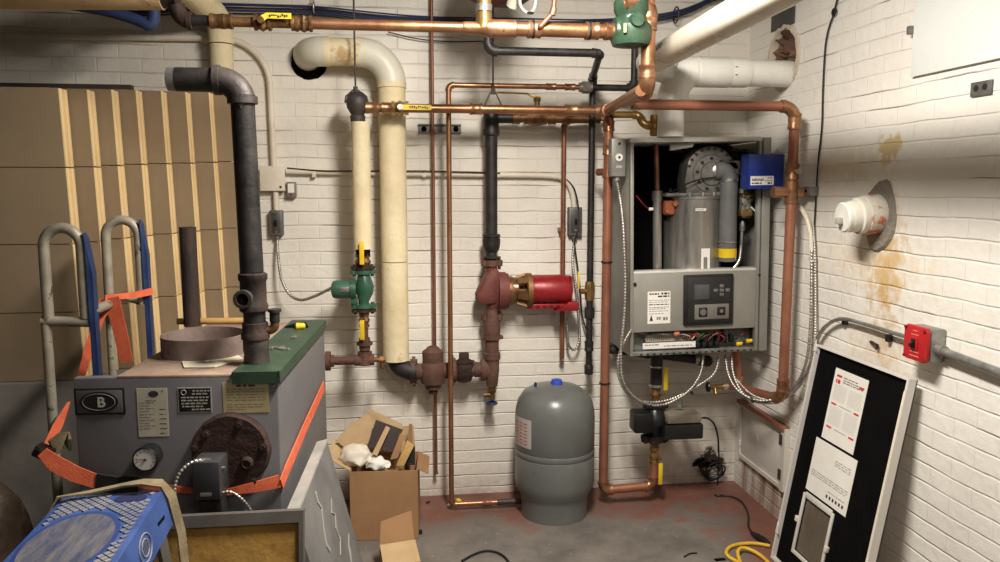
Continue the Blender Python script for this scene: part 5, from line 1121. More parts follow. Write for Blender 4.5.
MB().cyl((Yp(109, 310, Yb).x, Yb, .05), (Yp(109, 310, Yb).x, Yb, Yp(109, 310, Yb).z), .014, n=14).build('side_tube', TUBE_PAINT, t)
MB().cyl((xa0-.012, Ya, Yp(47, 321, Ya).z), (Yp(90, 322, Ya).x, Ya, Yp(90, 322, Ya).z), .0165, n=14).build('cross_bar', TUBE_PAINT, t)
MB().tube(bends([(Yp(92, 313, Ya).x, Ya, Yp(92, 311, Ya).z), Yp(112, 303, 2.8), (Yp(128, 297, Yb).x, Yb, Yp(128, 297, Yb).z), (Yp(142, 303, Yb).x, Yb, Yp(142, 301, Yb).z)], .05), .0165, 14).build('cross_bar', TUBE_PAINT, t)
for p0, Y in ((87, Ya), (143, Yb)):
    x0 = Yp(p0, 236, Y).x; ztp = Yp(p0, 232 if Y == Ya else 219, Y).z
    MB().prism([(x0-.008, Y-.02, ztp), (x0+.002, Y-.02, ztp-.02), (x0+.016, Y-.02, ztp-.13), (x0+.018, Y-.02, .12), (x0-.002, Y-.02, .12), (x0-.002, Y-.02, ztp-.1)], (0, .035, 0), .003).build('rail', BLUE_RAIL, t)
MB().bb((xa0-.06, Ya-.02, .03), (xa0+.16, Yb+.02, .045), .003).build('toe_plate', BLUE_RAIL, t)
for Y in (Ya+.02, Yb-.02): MB().lathe([(.03, -.03), (.1, -.03), (.115, -.015), (.115, .015), (.1, .03), (.03, .03)], (xa0-.06, Y, .116), Y1, 24).build('wheel', BLACK, t)
# ratchet strap
t = thing('ratchet_strap', 'orange ratchet strap tying the hand truck to the old boiler', 'strap', (-.6, 2.24, 0))
def strap_front(pts): return [ops(px, py, v) for px, py, v in pts]
MB().ribbon(strap_front([(42, 452, -.05), (56, 464, -.045), (75, 474, -.03), (98, 482, -.02)]), [.03, .045, .045, .04], .003).build('webbing', ORANGE, t)
MB().ribbon(strap_front([(96, 482, -.021), (116, 485, -.023), (138, 486, -.021)]), .05, .008).build('black_pad', PADBLACK, t)
MB().ribbon(strap_front([(136, 484, -.018), (165, 488, -.018), (194, 491, -.018)]), [.02, .02, .018], .003).build('webbing', ORANGE, t)
w0_ = ops(277, 482, -.014)
MB().ribbon(strap_front([(222, 493, -.034), (250, 488, -.036), (268, 484, -.022), (280, 481, -.012)]), [.016, .028, .036, .038], .003).build('webbing', ORANGE, t)
def oside(px, py, k=.01):
    d = ray(px, py); n_ = OM @ V((1, 0, 0)); kk = ((OBO + n_*(OW+k)) - CAM).dot(n_)/d.dot(n_); return CAM + d*kk
MB().ribbon([ops(281.5, 484, -.012), oside(287, 470), oside(305, 428), oside(324, 386)], [.038, .04, .04, .04], .003, wdir=[(0, 0, 1), (0, .5, 1), (0, .5, 1), (0, .5, 1)]).build('webbing', ORANGE, t)
MB().ribbon([Yp(48, 452, 2.35), Yp(50, 442, 2.4), Yp(58, 425, 2.5), Yp(69, 402, 2.6)], [.012, .028, .03, .008], .003, X1).build('webbing', ORANGE, t)
MB().ribbon([Yp(77, 392, 2.63), Yp(90, 345, 2.7), Yp(100, 318, 2.76), Yp(107, 300, 2.78)], [.02, .03, .03, .05], .003, X1).build('webbing', ORANGE, t)
MB().ribbon([Yp(110, 298, 2.76), Yp(117, 318, 2.77), Yp(122, 340, 2.77), Yp(127, 362, 2.78)], [.06, .045, .045, .04], .003, X1).build('webbing', ORANGE, t)
MB().ribbon([Yp(105, 298, 2.75), Yp(125, 296, 2.85), Yp(140, 294, 2.95), Yp(153, 291, 2.98)], [.02, .02, .024, .026], .003, Z1).build('webbing', ORANGE, t)
bk = MB().box(Yp(44, 452, 2.32), (.05, .04, .035), Matrix.Rotation(.5, 3, 'Y'), .006).cyl(Yp(40, 448, 2.3), Yp(44, 455, 2.3), .014, n=12).build('ratchet', RUST_D, t)
MB().ribbon([Yp(52, 448, 2.33), Yp(62, 440, 2.36), Yp(66, 436, 2.4), Yp(70, 445, 2.36)], [.05, .05, .03, .04], .008).build('loose_tail', TANWEB, t)
# plastic bag heap
def heap(name, label, cat, c, sc, m, seed, amp=.3, sub=3, group=None):
    bm = bmesh.new(); bmesh.ops.create_icosphere(bm, subdivisions=sub+1, radius=1); rnd = random.Random(seed)
    from mathutils import noise
    for v in bm.verts:
        d = noise.noise(v.co*2.2+V((seed, 0, 0)))*amp + noise.noise(v.co*6+V((0, seed, 0)))*amp*.35
        v.co *= 1+d; v.co.z = max(v.co.z, -.75); v.co = V((v.co.x*sc[0], v.co.y*sc[1], v.co.z*sc[2]))+V(c)
    mb = MB(); mb.bm.free(); mb.bm = bm; return tag(mb.build(name, m, sharp=60), label, cat, group)
bp0 = Yp(14, 520, 2.5)
heap('plastic_bag', 'crumpled dark plastic bag on the floor left of the old boiler', 'bag', (bp0.x-.1, 2.2, .36), (.29, .24, .47), BAGPLASTIC, 3, .42)
# ------------------------------------------------------------------ blue step ladder in the foreground
LZ = 1.06
A_, B_, C_, D_ = F(62, 497, LZ), F(163, 489, LZ), F(122, 566, LZ), F(-6, 562, LZ)
# true rectangle fitted to the visible corners
fa = (A_+B_)/2; wdv = (B_-A_); wl = wdv.length; ux_ = wdv.normalized(); uy_ = V((-ux_.y, ux_.x, 0))
uy_ = ((A_-D_).normalized()+(B_-C_).normalized()).normalized(); uy_.z = 0; uy_.normalize(); ux_ = V((uy_.y, -uy_.x, 0)); Ll = .36
lang = math.atan2(-uy_.x, uy_.y)
org = B_ - ux_*wl
LO_ = org - uy_*Ll
LM = Matrix.Rotation(lang, 3, 'Z')
def lw(u, v, w): return V((LO_.x, LO_.y, 0)) + LM @ V((u, v, w))
lad = thing('step_ladder', 'blue plastic step ladder top in the bottom left foreground', 'ladder', (LO_.x, LO_.y, 0), rot=(0, 0, lang))
H = LZ; th = .075
mb = MB(); mb.prism([(0, 0, H-.012), (wl, 0, H-.012), (wl, Ll, H-.012), (0, Ll, H-.012)], (0, 0, .010), .003); mb.build('top_cap', BLUE_LAD, lad, True)
sk = MB()
for a, b in (((0, 0), (wl, 0)), ((wl, 0), (wl, Ll)), ((wl, Ll), (0, Ll)), ((0, Ll), (0, 0))):
    c = V((wl/2, Ll/2)); 
    def outp(p): q_ = V(p)-c; return V(p) + V((math.copysign(.014, q_.x), math.copysign(.02, q_.y)))
    ao, bo = outp(a), outp(b)
    sk.face([sk.bm.verts.new(q) for q in ((a[0], a[1], H-.004), (b[0], b[1], H-.004), (bo.x, bo.y, H-th), (ao.x, ao.y, H-th))])
sko = sk.build('skirt', BLUE_LAD, lad, True)
# tread pattern: worn raised diamonds outside an oval recess
rc = V((wl*.44, Ll*.40)); ra, rb_ = wl*.41, Ll*.36
tr = MB(); nx, ny = 11, 20
for i in range(nx):
    for j in range(ny):
        for s_ in (0, 1):
            x = (i+.5+.5*s_)*wl/(nx+.5); y = (j+.5+.5*s_)*Ll/(ny+.5)
            if x < .008 or x > wl-.01 or y < .008 or y > Ll-.012: continue
            if ((x-rc.x)/ra)**2+((y-rc.y)/rb_)**2 < 1.12: continue
            if ((x-wl*.72)/.034)**2+((y-Ll*.905)/.022)**2 < 1.3: continue
            a, b = .0062, .0066
            tr.prism([(x-a, y, H-.002), (x, y-b, H-.002), (x+a, y, H-.002), (x, y+b, H-.002)], (0, 0, .0022))
tr.build('tread', LAD_WORN, lad, True)
MB().prism([(rc.x+ra*math.cos(k*math.pi/24), rc.y+rb_*math.sin(k*math.pi/24), H-.002) for k in range(48)], (0, 0, .0006)).build('recess_rim', mat('deep blue plastic', (30, 52, 108), (40, 64, 124), 8, .6), lad, True)
oo = MB().prism([(rc.x+ra*.9*math.cos(k*math.pi/24), rc.y-.004+rb_*.92*math.sin(k*math.pi/24), H-.0012) for k in range(48)], (0, 0, .0008)).build('recess_floor', mat('scuffed recess', (60, 66, 92), (104, 102, 104), 18, .6, 0, .3, 30, c3=(128, 120, 112), stretch=(2.4, .5, 1)), lad, True)
MB().prism([(wl*.72+.03*math.cos(k*math.pi/16), Ll*.905+.0185*math.sin(k*math.pi/16), H-.0016) for k in range(32)], (0, 0, .0008)).build('tool_hole', mat('shadowed hole', (14, 24, 64), (18, 30, 76), 5, .8), lad, True)
MB().cyl((wl*.28, Ll*.9, H-.0018), (wl*.28, Ll*.9, H-.0008), .009, n=16).build('tool_hole', BLUE_RAIL, lad, True)
# side slot and oval emblem on the right skirt
def sk_pt(y, f): p0 = V((wl, y, H-.004)); p1 = V((wl+.014, y, H-th)); return p0.lerp(p1, f)+V((.0008, 0, 0))
MB().ribbon([sk_pt(Ll*.9, .55), sk_pt(Ll*.78, .5)], .007, .0012, (0, .1, 1)).build('side_slot', BLACK_M, sko, True)
ems = [sk_pt(Ll*.52+.036*math.cos(k*math.pi/16), .52-.32*math.sin(k*math.pi/16)) for k in range(32)]
MB().tube(ems, .0016, 6, True).build('emblem_ring', LAD_WORN, sko, True)
MB().tube([sk_pt(Ll*.52+.02*math.cos(k*math.pi/16), .52-.2*math.sin(k*math.pi/16)) for k in range(32)], .0014, 6, True).build('emblem_inner', LAD_WORN, sko, True)
mz = MB()
for k in range(5): mz.tube([sk_pt(Ll*.52-.016+k*.008, .38), sk_pt(Ll*.52-.016+k*.008, .66)], .0011, 5)
mz.build('emblem_mark', LAD_WORN, sko, True)
# rails, steps, feet
for (u, v, du, dv_) in ((.012, .03, -.12, -.42), (wl-.012, .03, .12, -.42), (.012, Ll-.03, -.1, .14), (wl-.012, Ll-.03, .1, .14)):
    MB().tube([(u, v, H-.02), (u+du, v+dv_, .03)], .0125, 4).build('rail', mat('grey ladder rail', (116, 112, 102), (136, 130, 118), 8, .5, .3) if 'grey ladder rail' not in bpy.data.materials else bpy.data.materials['grey ladder rail'], lad, True)
    MB().box((u+du, v+dv_, .016), (.045, .05, .032), None, .006).build('foot', BLACK, lad, True)
for k in (.28, .56, .82):
    z = (H-.02)*(1-k)+.03*k; u0, u1, v0 = .012-.12*k, wl-.012+.12*k, .03-.42*k
    MB().bb((u0, v0-.03, z-.012), (u1, v0+.05, z), .004).build('step', BLUE_LAD, lad, True)
# tan strap draped over the far edge of the ladder
t_ = MB().ribbon([lw(-.016, Ll-.05, H-.03), lw(.0, Ll-.03, H+.008), lw(wl*.3, Ll-.016, H+.009), lw(wl*.6, Ll+.0, H+.013), lw(wl*.8, Ll-.004, H+.018), lw(wl*.98, Ll+.004, H+.010), lw(wl+.012, Ll+.012, H-.02), lw(wl+.026, Ll+.016, H-.1), lw(wl+.036, Ll+.0, H-.22), lw(wl+.046, Ll-.02, H-.36)], [.014, .015, .016, .018, .028, .024, .022, .022, .022, .022], .004,
              [(0, 1, 0)]*5+[(0, 1, .2)]+[(.5, 1, 0)]*4).build('webbing_strap', TANWEB); tag(t_, 'tan webbing strap draped over the blue ladder top', 'strap')
# ------------------------------------------------------------------ yellow insulated jacket panel
PY0, PY1 = 1.84, 2.02
ptl, ptr = Yp(150, 516, PY1), Yp(305, 517, PY1)
t = thing('jacket_panel', 'loose boiler panel showing stained yellow insulation, leaning at the front', 'panel', (ptl.x+.2, PY0, 0))
Hh = ptl.z; sl = V((0, PY1-PY0, Hh)).normalized(); nn = V((0, -sl.z, sl.y))
def jp(u, h, o=0): return V((ptl.x+u, PY0, 0)) + sl*h + nn*o
Wd = ptr.x-ptl.x; Lh = V((0, PY1-PY0, Hh)).length
MB().prism([jp(0, 0), jp(Wd, 0), jp(Wd, Lh), jp(0, Lh)], -nn*.004).build('sheet', GALV, t)
fr = MB()
for (u0, h0, u1, h1) in ((0, Lh-.03, Wd, Lh), (0, 0, Wd, .03), (0, .03, .012, Lh-.03), (Wd-.012, .03, Wd, Lh-.03)): fr.prism([jp(u0, h0), jp(u1, h0), jp(u1, h1), jp(u0, h1)], nn*.03)
fr.build('rim', mat('dull grey rim', (92, 88, 84), (108, 104, 98), 6, .5, .3), t)
ins = MB().prism([jp(.013, .031, .0), jp(Wd-.013, .031, .0), jp(Wd-.013, Lh-.031, .0), jp(.013, Lh-.031, .0)], nn*.02, .006).build('insulation', FIBRE, t)
# ------------------------------------------------------------------ dusty grey panel leaning on boiler side
sf, sn = F(327, 440, .79), F(296, 516, .79)
b0 = .2
def slp(k, h, o=0):
    top = sf.lerp(sn, k); d_ = (sf-sn).normalized(); out = V((d_.y, -d_.x, 0)); foot = V((top.x, top.y, 0))+out*b0
    ax = (top-foot).normalized(); nrm = d_.cross(ax); 
    if nrm.x < 0: nrm = -nrm
    return foot + (top-foot)*h + nrm*o
t = thing('leaning_sheet', 'dusty grey panel with flaking paint leaning on the boiler side', 'panel', slp(.5, 0))
MB().prism([slp(0, 0, -.034), slp(1, 0, -.034), slp(1, 1, -.034), slp(0, 1, -.034)], (slp(0, 0, 0)-slp(0, 0, -.034)), .002).build('panel', SLAB, t)
MB().prism([slp(-.002, .995, -.035), slp(1.002, .995, -.035), slp(1.002, 1.004, -.035), slp(-.002, 1.004, -.035)], (slp(0, 0, .001)-slp(0, 0, -.035))).build('pale_edge', FLAKE, t)
rnd = random.Random(21)
for (k, h, sz) in ((.6, .84, .06), (.38, .74, .05), (.25, .55, .04)):
    spine = [(k+rnd.uniform(-.05, .05)+(a-3)*-.02, h+(a-3)*sz*.6) for a in range(7)]; pts = [(x-rnd.uniform(.004, .02), y) for x, y in spine]+[(x+rnd.uniform(.004, .02), y) for x, y in reversed(spine)]
    MB().prism([slp(x, y, .0005) for x, y in pts], (slp(0, 0, .0025)-slp(0, 0, .0005))).build('paint_flake', FLAKE, t)
# ------------------------------------------------------------------ expansion tank
TX, TY = Yp(554.5, 450, 3.765).x, 3.765
ts_ = S(V((TX, TY, .35)))
t = thing('expansion_tank', 'grey steel expansion tank with blue cap standing on the floor', 'tank', (TX, TY, 0))
tz = lambda py: Yp(555, py, TY).z
R0 = 39.6*ts_
ztop = tz(383)-.0
MB().lathe([(R0*.83, .0), (R0*.835, .02), (R0*.84, .095), (R0*.87, .115), (R0*.97, .15), (R0, .185), (R0, .315), (R0*.985, .32), (R0*1.005, .327), (R0*1.005, .345), (R0*.985, .352), (R0, .358), (R0, ztop-.17), (R0*.985, ztop-.13), (R0*.93, ztop-.085), (R0*.8, ztop-.045), (R0*.58, ztop-.018), (R0*.3, ztop-.005), (.02, ztop)], (TX, TY, 0), Z1, 56).build('shell', TANK, t, sharp=50)
MB().lathe([(.03, 0), (.03, .012), (.026, .026), (.01, .03)], (TX+.006, TY-.01, ztop-.006), Z1, 20).build('cap', BLUE_CAP, t)
MB().cyl((TX-.1, TY, ztop-.04), (TX-.1, TY, ztop+.006), .007, n=10).build('lifting_lug', BLUE_RAIL, t)
# label wrapped on the left flank
lb_ = MB()
for k in range(8):
    a0, a1 = math.radians(183+k*5.2), math.radians(183+(k+1)*5.2); r_ = R0+.0012
    lb_.quad([(TX+r_*math.cos(a), TY+r_*math.sin(a), z) for a, z in ((a0, .385), (a1, .385), (a1, .53), (a0, .53))])
lo_ = lb_.build('label', mat('faded label', (166, 160, 154), (180, 174, 168), 6, .6), t)
pr_ = MB()
for k in range(7):
    for j in range(3):
        a0, a1 = math.radians(190+j*10), math.radians(190+j*10+7); r_ = R0+.0022
        pr_.quad([(TX+r_*math.cos(a), TY+r_*math.sin(a), z) for a, z in ((a0, .40+k*.017), (a1, .40+k*.017), (a1, .404+k*.017), (a0, .404+k*.017))])
pr_.build('print', INK_R, lo_)
# ------------------------------------------------------------------ electrical bits on the back wall
A_, B_ = W(262, 167, 0), W(286, 190, 0)
t = thing('junction_box', 'white painted junction box on the back wall behind the black riser', 'electrical box', W(274, 190, .02))
MB().bb((A_.x, D-.05, B_.z), (B_.x, D, A_.z), .004).build('box', PAINTED, t); MB().bb((A_.x-.004, D-.054, B_.z-.004), (B_.x+.004, D-.048, A_.z+.004), .002).build('cover', PAINTED, t)
MB().cyl((B_.x-.018, D-.053, B_.z+.015), (B_.x-.018, D-.057, B_.z+.015), .006, n=10).build('screw', BLACK, t); MB().cyl((A_.x-.004, D-.03, (A_.z+B_.z)/2), (A_.x-.014, D-.03, (A_.z+B_.z)/2), .012, n=10).build('knockout', PAINTED, t)
A_, B_ = W(287.5, 182, 0), W(297, 197, 0)
t = thing('relay_box', 'tiny grey relay box with red dot beside white junction box', 'electrical box', W(292, 197, .02))
MB().bb((A_.x, D-.045, B_.z), (B_.x, D, A_.z), .003).build('box', mat('mauve grey box', (112, 98, 98), (126, 112, 112), 6, .5), t); MB().bb((A_.x+.007, D-.047, B_.z+.022), (B_.x-.007, D-.044, A_.z-.008)).build('face_plate', PAPER, t); MB().cyl(((A_.x+B_.x)/2, D-.045, B_.z+.012), ((A_.x+B_.x)/2, D-.05, B_.z+.012), .005, n=10).build('red_lamp', RED_P, t)
t = thing('painted_conduit', 'white painted conduit arching down the wall to junction box', 'conduit', W(275, 167, .03))
o_ = .025
MB().tube(bends([W(-80, 34, o_), W(120, 37.5, o_), W(268, 39, o_), W(274, 168, o_)], .22, 14), .0155, 12).build('tube', PAINTED, t)
for px, py in ((205, 38.5),): MB().box(W(px, py, .02), (.03, .03, .05), None, .004).build('clip', PAINTED, t)
t = thing('painted_conduit', 'white painted conduit running level across the wall behind pipes', 'conduit', W(300, 172, .03))
MB().tube(bends([W(286, 171.5, o_), W(420, 174, o_), W(548, 175.5, o_), W(565, 178, o_), W(573, 192, o_), W(574, 208, o_)], .11, 10), .014, 12).build('tube', PAINTED, t)
for px in (314, 424, 498): MB().box(W(px, 173.5, .022), (.02, .036, .04), None, .004).build('clip', PAINTED, t)
t = thing('painted_conduit', 'short white conduit between junction box and lower switch', 'conduit', W(276, 208, .03))
MB().cyl(W(275.5, 188, o_), W(276.5, 211, o_), .0145, n=12).build('tube', PAINTED, t)
SWG = mat('grey switch box', (92, 88, 84), (108, 104, 98), 6, .5, .3)
def switch(name, label, px0, py0, px1, py1):
    A_, B_ = W(px0, py0, 0), W(px1, py1, 0); t = thing(name, label, 'switch', W((px0+px1)/2, py1, .02)); xm, zm_ = (A_.x+B_.x)/2, (A_.z+B_.z)/2
    MB().bb((A_.x, D-.05, B_.z), (B_.x, D-.001, A_.z), .006).build('box', SWG, t)
    MB().bb((A_.x+.012, D-.054, B_.z+.014), (B_.x-.012, D-.048, A_.z-.014), .003).build('cover', mat('dark cover', (58, 56, 54), (70, 68, 64), 6, .5) if 'dark cover' not in bpy.data.materials else bpy.data.materials['dark cover'], t)
    MB().box((xm, D-.06, zm_), (.012, .018, .026), Matrix.Rotation(.5, 3, 'X'), .002).build('toggle', BLACK, t)
    for s_ in (-1, 1): MB().cyl((xm, D-.053, zm_+s_*.045), (xm, D-.056, zm_+s_*.045), .004, n=8).build('screw', ALU, t)
    MB().cyl((xm, D-.028, B_.z), (xm, D-.028, B_.z-.02), .014, n=10).build('connector', SWG, t); return V((xm, D-.028, B_.z-.018))
q = switch('switch_box', 'grey switch box on the wall wired to the green pump', 270.5, 210, 284.5, 235)
armour('armoured_cable', 'armoured cable sagging from grey switch to the green pump', [q, W(278, 258, .06), W(282, 285, .1), W(296, 302, .15), W(314, 297, .2), W(333, 287, GO)], .0085)
q = switch('switch_box', 'grey switch box on the wall wired to the red pump', 567, 207, 580, 235)
armour('armoured_cable', 'armoured cable hanging in a loop from switch to the red pump', [q, W(572, 262, .05), W(578, 300, .06), W(580, 340, .06), W(575, 352, .07), W(568, 346, .09), W(567, 318, .1)], .0075)
o = MB().tube(bends([W(560, 176, .03), W(573, 184, .04), W(579, 205, .05), W(578, 232, .05), W(574, 240, .05), W(580, 285, .05), W(582, 320, .06), W(592, 342, .09)], .06), .004, 8).build('black_cable', CORD_B); tag(o, 'thin black cable beside the switch and the black gas drop', 'cable')
o = MB().tube(bends([W(287, 168, .03), W(320, 171, .045), W(425, 171, .05), W(500, 173, .045)], .05), .0035, 8).build('black_cable', CORD_B); tag(o, 'thin black cable lying along the level white conduit', 'cable')
o = MB().tube(bends([W(388, 32, .03), W(420, 40, .03), W(455, 42, .03), W(492, 41, .03)], .1), .003, 8).build('black_cable', CORD_B); tag(o, 'thin black cable sagging on the wall under the overhead copper main', 'cable')
# blue data cables across the top
rnd = random.Random(6)
for k in range(6):
    dy = k*2.1; m = BLUE_CBL if k not in (2, 5) else CORD_B; u_ = lambda: rnd.uniform(-1.4, 1.4)
    o = MB().tube(bends([W(112, 13+dy*.4, .1), W(200, 2+dy+u_(), .07), W(262, 4+dy+u_(), .05+.004*k), W(316, 6+dy*.8, .05), W(375, 13+dy*.8+u_(), .05), W(430, 18+dy*.6+u_(), .05), W(520, 20+dy*.6+u_(), .05), W(600, 20+dy*.5+u_(), .05), W(660, 15+dy*.5+u_(), .05), W(690, 8+dy*.5, .05), W(714, -4+dy*.3, .05), V((XR-.004, D-.03-.004*k, W(722, -10+dy*.3, .05).z))], .15), .0042, 8).build('data_cable', m)
    tag(o, 'blue or black data cable in the bundle sagging along the top of the back wall', 'cable', 'data cables across the top of the wall')
t = thing('cable_ring', 'steel hanging ring around the data cables above the insulated elbow', 'hook', W(314, 8, .05))
MB().torus(W(314, 7, .05), X1, .03, .004).cyl(W(314, 2, .05), W(314, -40, .05), .004, n=8).build('ring', ALU, t)
t = thing('cable_ring', 'steel ring holding data cables near the pale vent pipe', 'hook', W(676, 15, .05))
MB().torus(W(676, 15, .05), X1, .04, .004).cyl(W(676, 20, .05), W(676, 20, .0), .004, n=8).build('ring', GREY_IRON, t)
BH_ = mat('blue hose skin', (34, 52, 92), (50, 68, 110), 8, .6)
o = MB().tube(bends([Yp(60, 2, 3.5), Yp(110, 11, 3.5), Yp(138, 20, 3.5), Yp(151, 27, 3.5), Yp(155, 16, 3.5), Yp(152, 2, 3.5), V((Yp(152, 2, 3.5).x, 3.5, ZC))], .07), .024, 14).build('blue_hose', BH_); tag(o, 'dark blue hose loop hanging at the top left corner', 'hose')
# ------------------------------------------------------------------ right wall items
A_, B_, C_ = R(911, 76, .014), R(1003, 57, .014), R(918, -40, .014)
t = thing('electrical_panel', 'large white electrical panel cover high on the right wall', 'panel', V((XR-.02, A_.y-.3, A_.z)))
MB().bb((XR-.011, 1.7, A_.z), (XR-.001, A_.y, ZC-.08), .003).build('back_box', PANEL_W, t); MB().bb((XR-.014, 1.68, A_.z-.004), (XR-.011, A_.y+.004, ZC-.09), .001).build('cover', PANEL_W, t)
p = R(913.5, 31, 0); MB().box((XR-.02, A_.y+.01, p.z), (.02, .02, .03), None, .003).build('hinge', STEEL_D, t)
A_, B_ = R(973, 83, 0), R(993, 95, 0)
t = thing('outlet_plate', 'small dark grey metal plate on right wall under the white panel', 'plate', V((XR-.01, (A_.y+B_.y)/2, B_.z)))
zc_ = (A_.z+B_.z)/2
MB().bb((XR-.008, B_.y, B_.z+.003), (XR-.001, A_.y, A_.z), .001).build('plate', mat('plate dark', (92, 92, 88), (112, 112, 106), 30, .5, .4), t)
for k in (.3, .72): MB().cyl((XR-.008, B_.y+(A_.y-B_.y)*k, zc_+.004), (XR-.01, B_.y+(A_.y-B_.y)*k, zc_+.004), .01, n=14).build('screw', BLACK_IRON, t)
A_, B_ = R(773, 13, 0), R(795, 23, 0)
o = MB().bb((XR-.008, B_.y, B_.z), (XR-.001, A_.y, A_.z), .001).build('dark_plate', mat('dark plate', (62, 60, 58), (84, 82, 78), 30, .6, .3)); tag(o, 'small dark plate on right wall just above the broken hole', 'plate')
# white capped stub
c_ = R(880, 216, 0)
t = thing('capped_clay_pipe', 'white capped orange clay pipe stub poking from the right wall', 'pipe', c_)
n = 28; rnd = random.Random(9); mb = MB(); rings = []
rad = [1+.05*math.sin(i*.9)+rnd.uniform(-.03, .03) for i in range(n)]
for k, (q, h) in enumerate(((1.0, .001), (.93, .012), (.6, .016))): rings.append([mb.bm.verts.new((XR-h, c_.y-.005+math.cos(2*math.pi*i/n)*.1*q*rad[i], c_.z+.0+math.sin(2*math.pi*i/n)*.14*q*rad[i])) for i in range(n)])
mb.skin(rings, caps=True).build('mortar_patch', MORTAR, t)
AX = V((-1, .05, -.1)).normalized(); pc0 = V((XR, c_.y, c_.z+.01))
MB().lathe([(.076, 0), (.078, .03), (.076, .07), (.066, .075)], pc0, AX, 30).build('clay_pipe', mat('half painted clay', (204, 198, 184), (184, 104, 70), 9, .7, 0, .2, 40, spread=(.52, .56)), t)
MB().lathe([(.068, .065), (.071, .07), (.071, .095), (.062, .1), (.061, .13)], pc0, AX, 30).build('reducer', mat('chipped white clay', (216, 212, 200), (190, 110, 76), 10, .6, 0, .1, 40, spread=(.6, .63)), t)
cap_ = MB().lathe([(.056, .125), (.059, .127), (.059, .15), (.054, .155), (.01, .157)], pc0, AX, 30).build('plug', WHITE_PVC, t)
MB().box(pc0+AX*.165+V((0, 0, -.012)), (.024, .026, .026), None, .004).build('square_nut', mat('grey nut', (150, 148, 140), (166, 164, 156), 6, .6), cap_)
# red emergency switch with grey back box and conduit
A_, B_ = R(906, 326, .0), R(941, 361, .0)
fc = R(921, 343, .05)
t = thing('fire_switch', 'red emergency switch on a grey box on the right wall', 'switch', V((XR-.03, fc.y, fc.z-.06)))
hh, ww = .058, .062
MB().bb((XR-.058, fc.y-ww, fc.z-hh), (XR-.001, fc.y+ww*.9, fc.z+hh), .006).build('back_box', GALV, t)
cv = MB().prism([(XR-.058, fc.y+a*ww, fc.z+b*hh) for a, b in ((-1, -.8), (-.85, -1.06), (.8, -1.06), (.8, -.84), (.98, -.84), (.98, .84), (.8, .84), (.8, 1.06), (-.85, 1.06), (-1, .8))], (-.016, 0, 0), .003).build('red_cover', RED_BOX, t)
for a in (-.85, .85):
    for b in (-.82, .82): MB().cyl((XR-.074, fc.y+a*ww*.95, fc.z+b*hh*1.08), (XR-.079, fc.y+a*ww*.95, fc.z+b*hh*1.08), .006, n=10).build('screw', RED_P, cv)
tq = MB().bb((XR-.078, fc.y-.017, fc.z-.024), (XR-.073, fc.y+.017, fc.z+.024), .002).build('switch_frame', RED_BOX, cv)
MB().bb((XR-.081, fc.y-.009, fc.z-.018), (XR-.076, fc.y+.011, fc.z+.016), .001).build('switch_slot', BLACK, tq); MB().box((XR-.086, fc.y, fc.z-.003), (.02, .01, .014), Matrix.Rotation(-.5, 3, 'Y'), .002).build('toggle', BLACK, tq)
pk = MB()
for zz_, wq in ((.03, .02), (-.031, .024), (.044, .012), (-.045, .026)): pk.bb((XR-.0755, fc.y-wq, fc.z+zz_-.0018), (XR-.0735, fc.y+wq, fc.z+zz_+.0018))
pk.build('print', mat('red print', (222, 120, 112), None, rough=.6), cv)
t = thing('conduit', 'grey conduit along the right wall leading to the red switch from the left', 'conduit', R(870, 330, .02))
e0 = V((XR-.03, fc.y+ww*.85, fc.z))
MB().tube(bends([R(812, 362, .028), R(818, 332, .028), R(838, 317, .028), R(858, 322, .026), e0], .16, 12), .008, 12).build('tube', GALV, t)
for px, py in ((845, 318.5), (889, 335)): p = R(px, py, .012); MB().box(p+V((0, 0, -.012)), (.02, .02, .03), None, .003).build('strap', BLACK, t)
t = thing('conduit', 'grey conduit along the right wall leaving the red switch to the right', 'conduit', R(970, 368, .02))
e1 = V((XR-.03, fc.y-ww*.95, fc.z-.01)); e2 = R(1030, 384, .028); e2 = e1+(e2-e1)*4.5; e2.x = XR-.028; e2.z = e1.z+(R(1030, 384, .028).z-e1.z)*4.5
MB().cyl(e1, e2, .0145, n=14).build('tube', GALV, t); MB().cyl(e1, e1+(e2-e1).normalized()*.035, .02, n=10).build('connector', GALV, t)
p = R(873, 345, .0); o = MB().tube([R(871, 342, .003), R(874, 344, .012), R(877, 345, .016), R(877, 348, .012)], .007, 8).build('wall_anchor', RUST_PIPE); tag(o, 'tiny rusty anchor stub in the wall left of red switch', 'hook')
# black wire down the right wall
o = MB().tube(bends([R(840, -20, .012), R(836, 8, .01), R(826, 35, .01), R(823, 80, .01), R(822, 130, .01), R(818, 160, .01), R(816, 195, .01), R(814, 232, .01)], .08), .0038, 8).build('black_wire', CORD_B); tag(o, 'thin black wire running down the right wall from the ceiling', 'cable')
o = MB().torus(R(834, 12, .012), X1, .014, .004).box(R(834, 12, .006), (.012, .01, .02)).build('wire_clip', BLACK); tag(o, 'small black clip pinning the wire near the ceiling', 'clip')
# strut clamp between copper loop and right wall
zs_ = R(795, 191, .03).z
t = thing('pipe_clamp', 'dark strut bracket clamping the copper loop to the right wall', 'bracket', V((XR-.04, ry, zs_-.03)))
yb0, yb1 = R(819, 191, 0).y, ry+.04
MB().bb((XR-.041, yb0, zs_-.02), (XR-.001, yb1, zs_+.02), .002).build('strut', STEEL_D, t)
MB().bb((XR-.043, yb0+.03, zs_-.006), (XR-.040, yb0+.06, zs_+.006)).build('slot', BLACK_M, t)
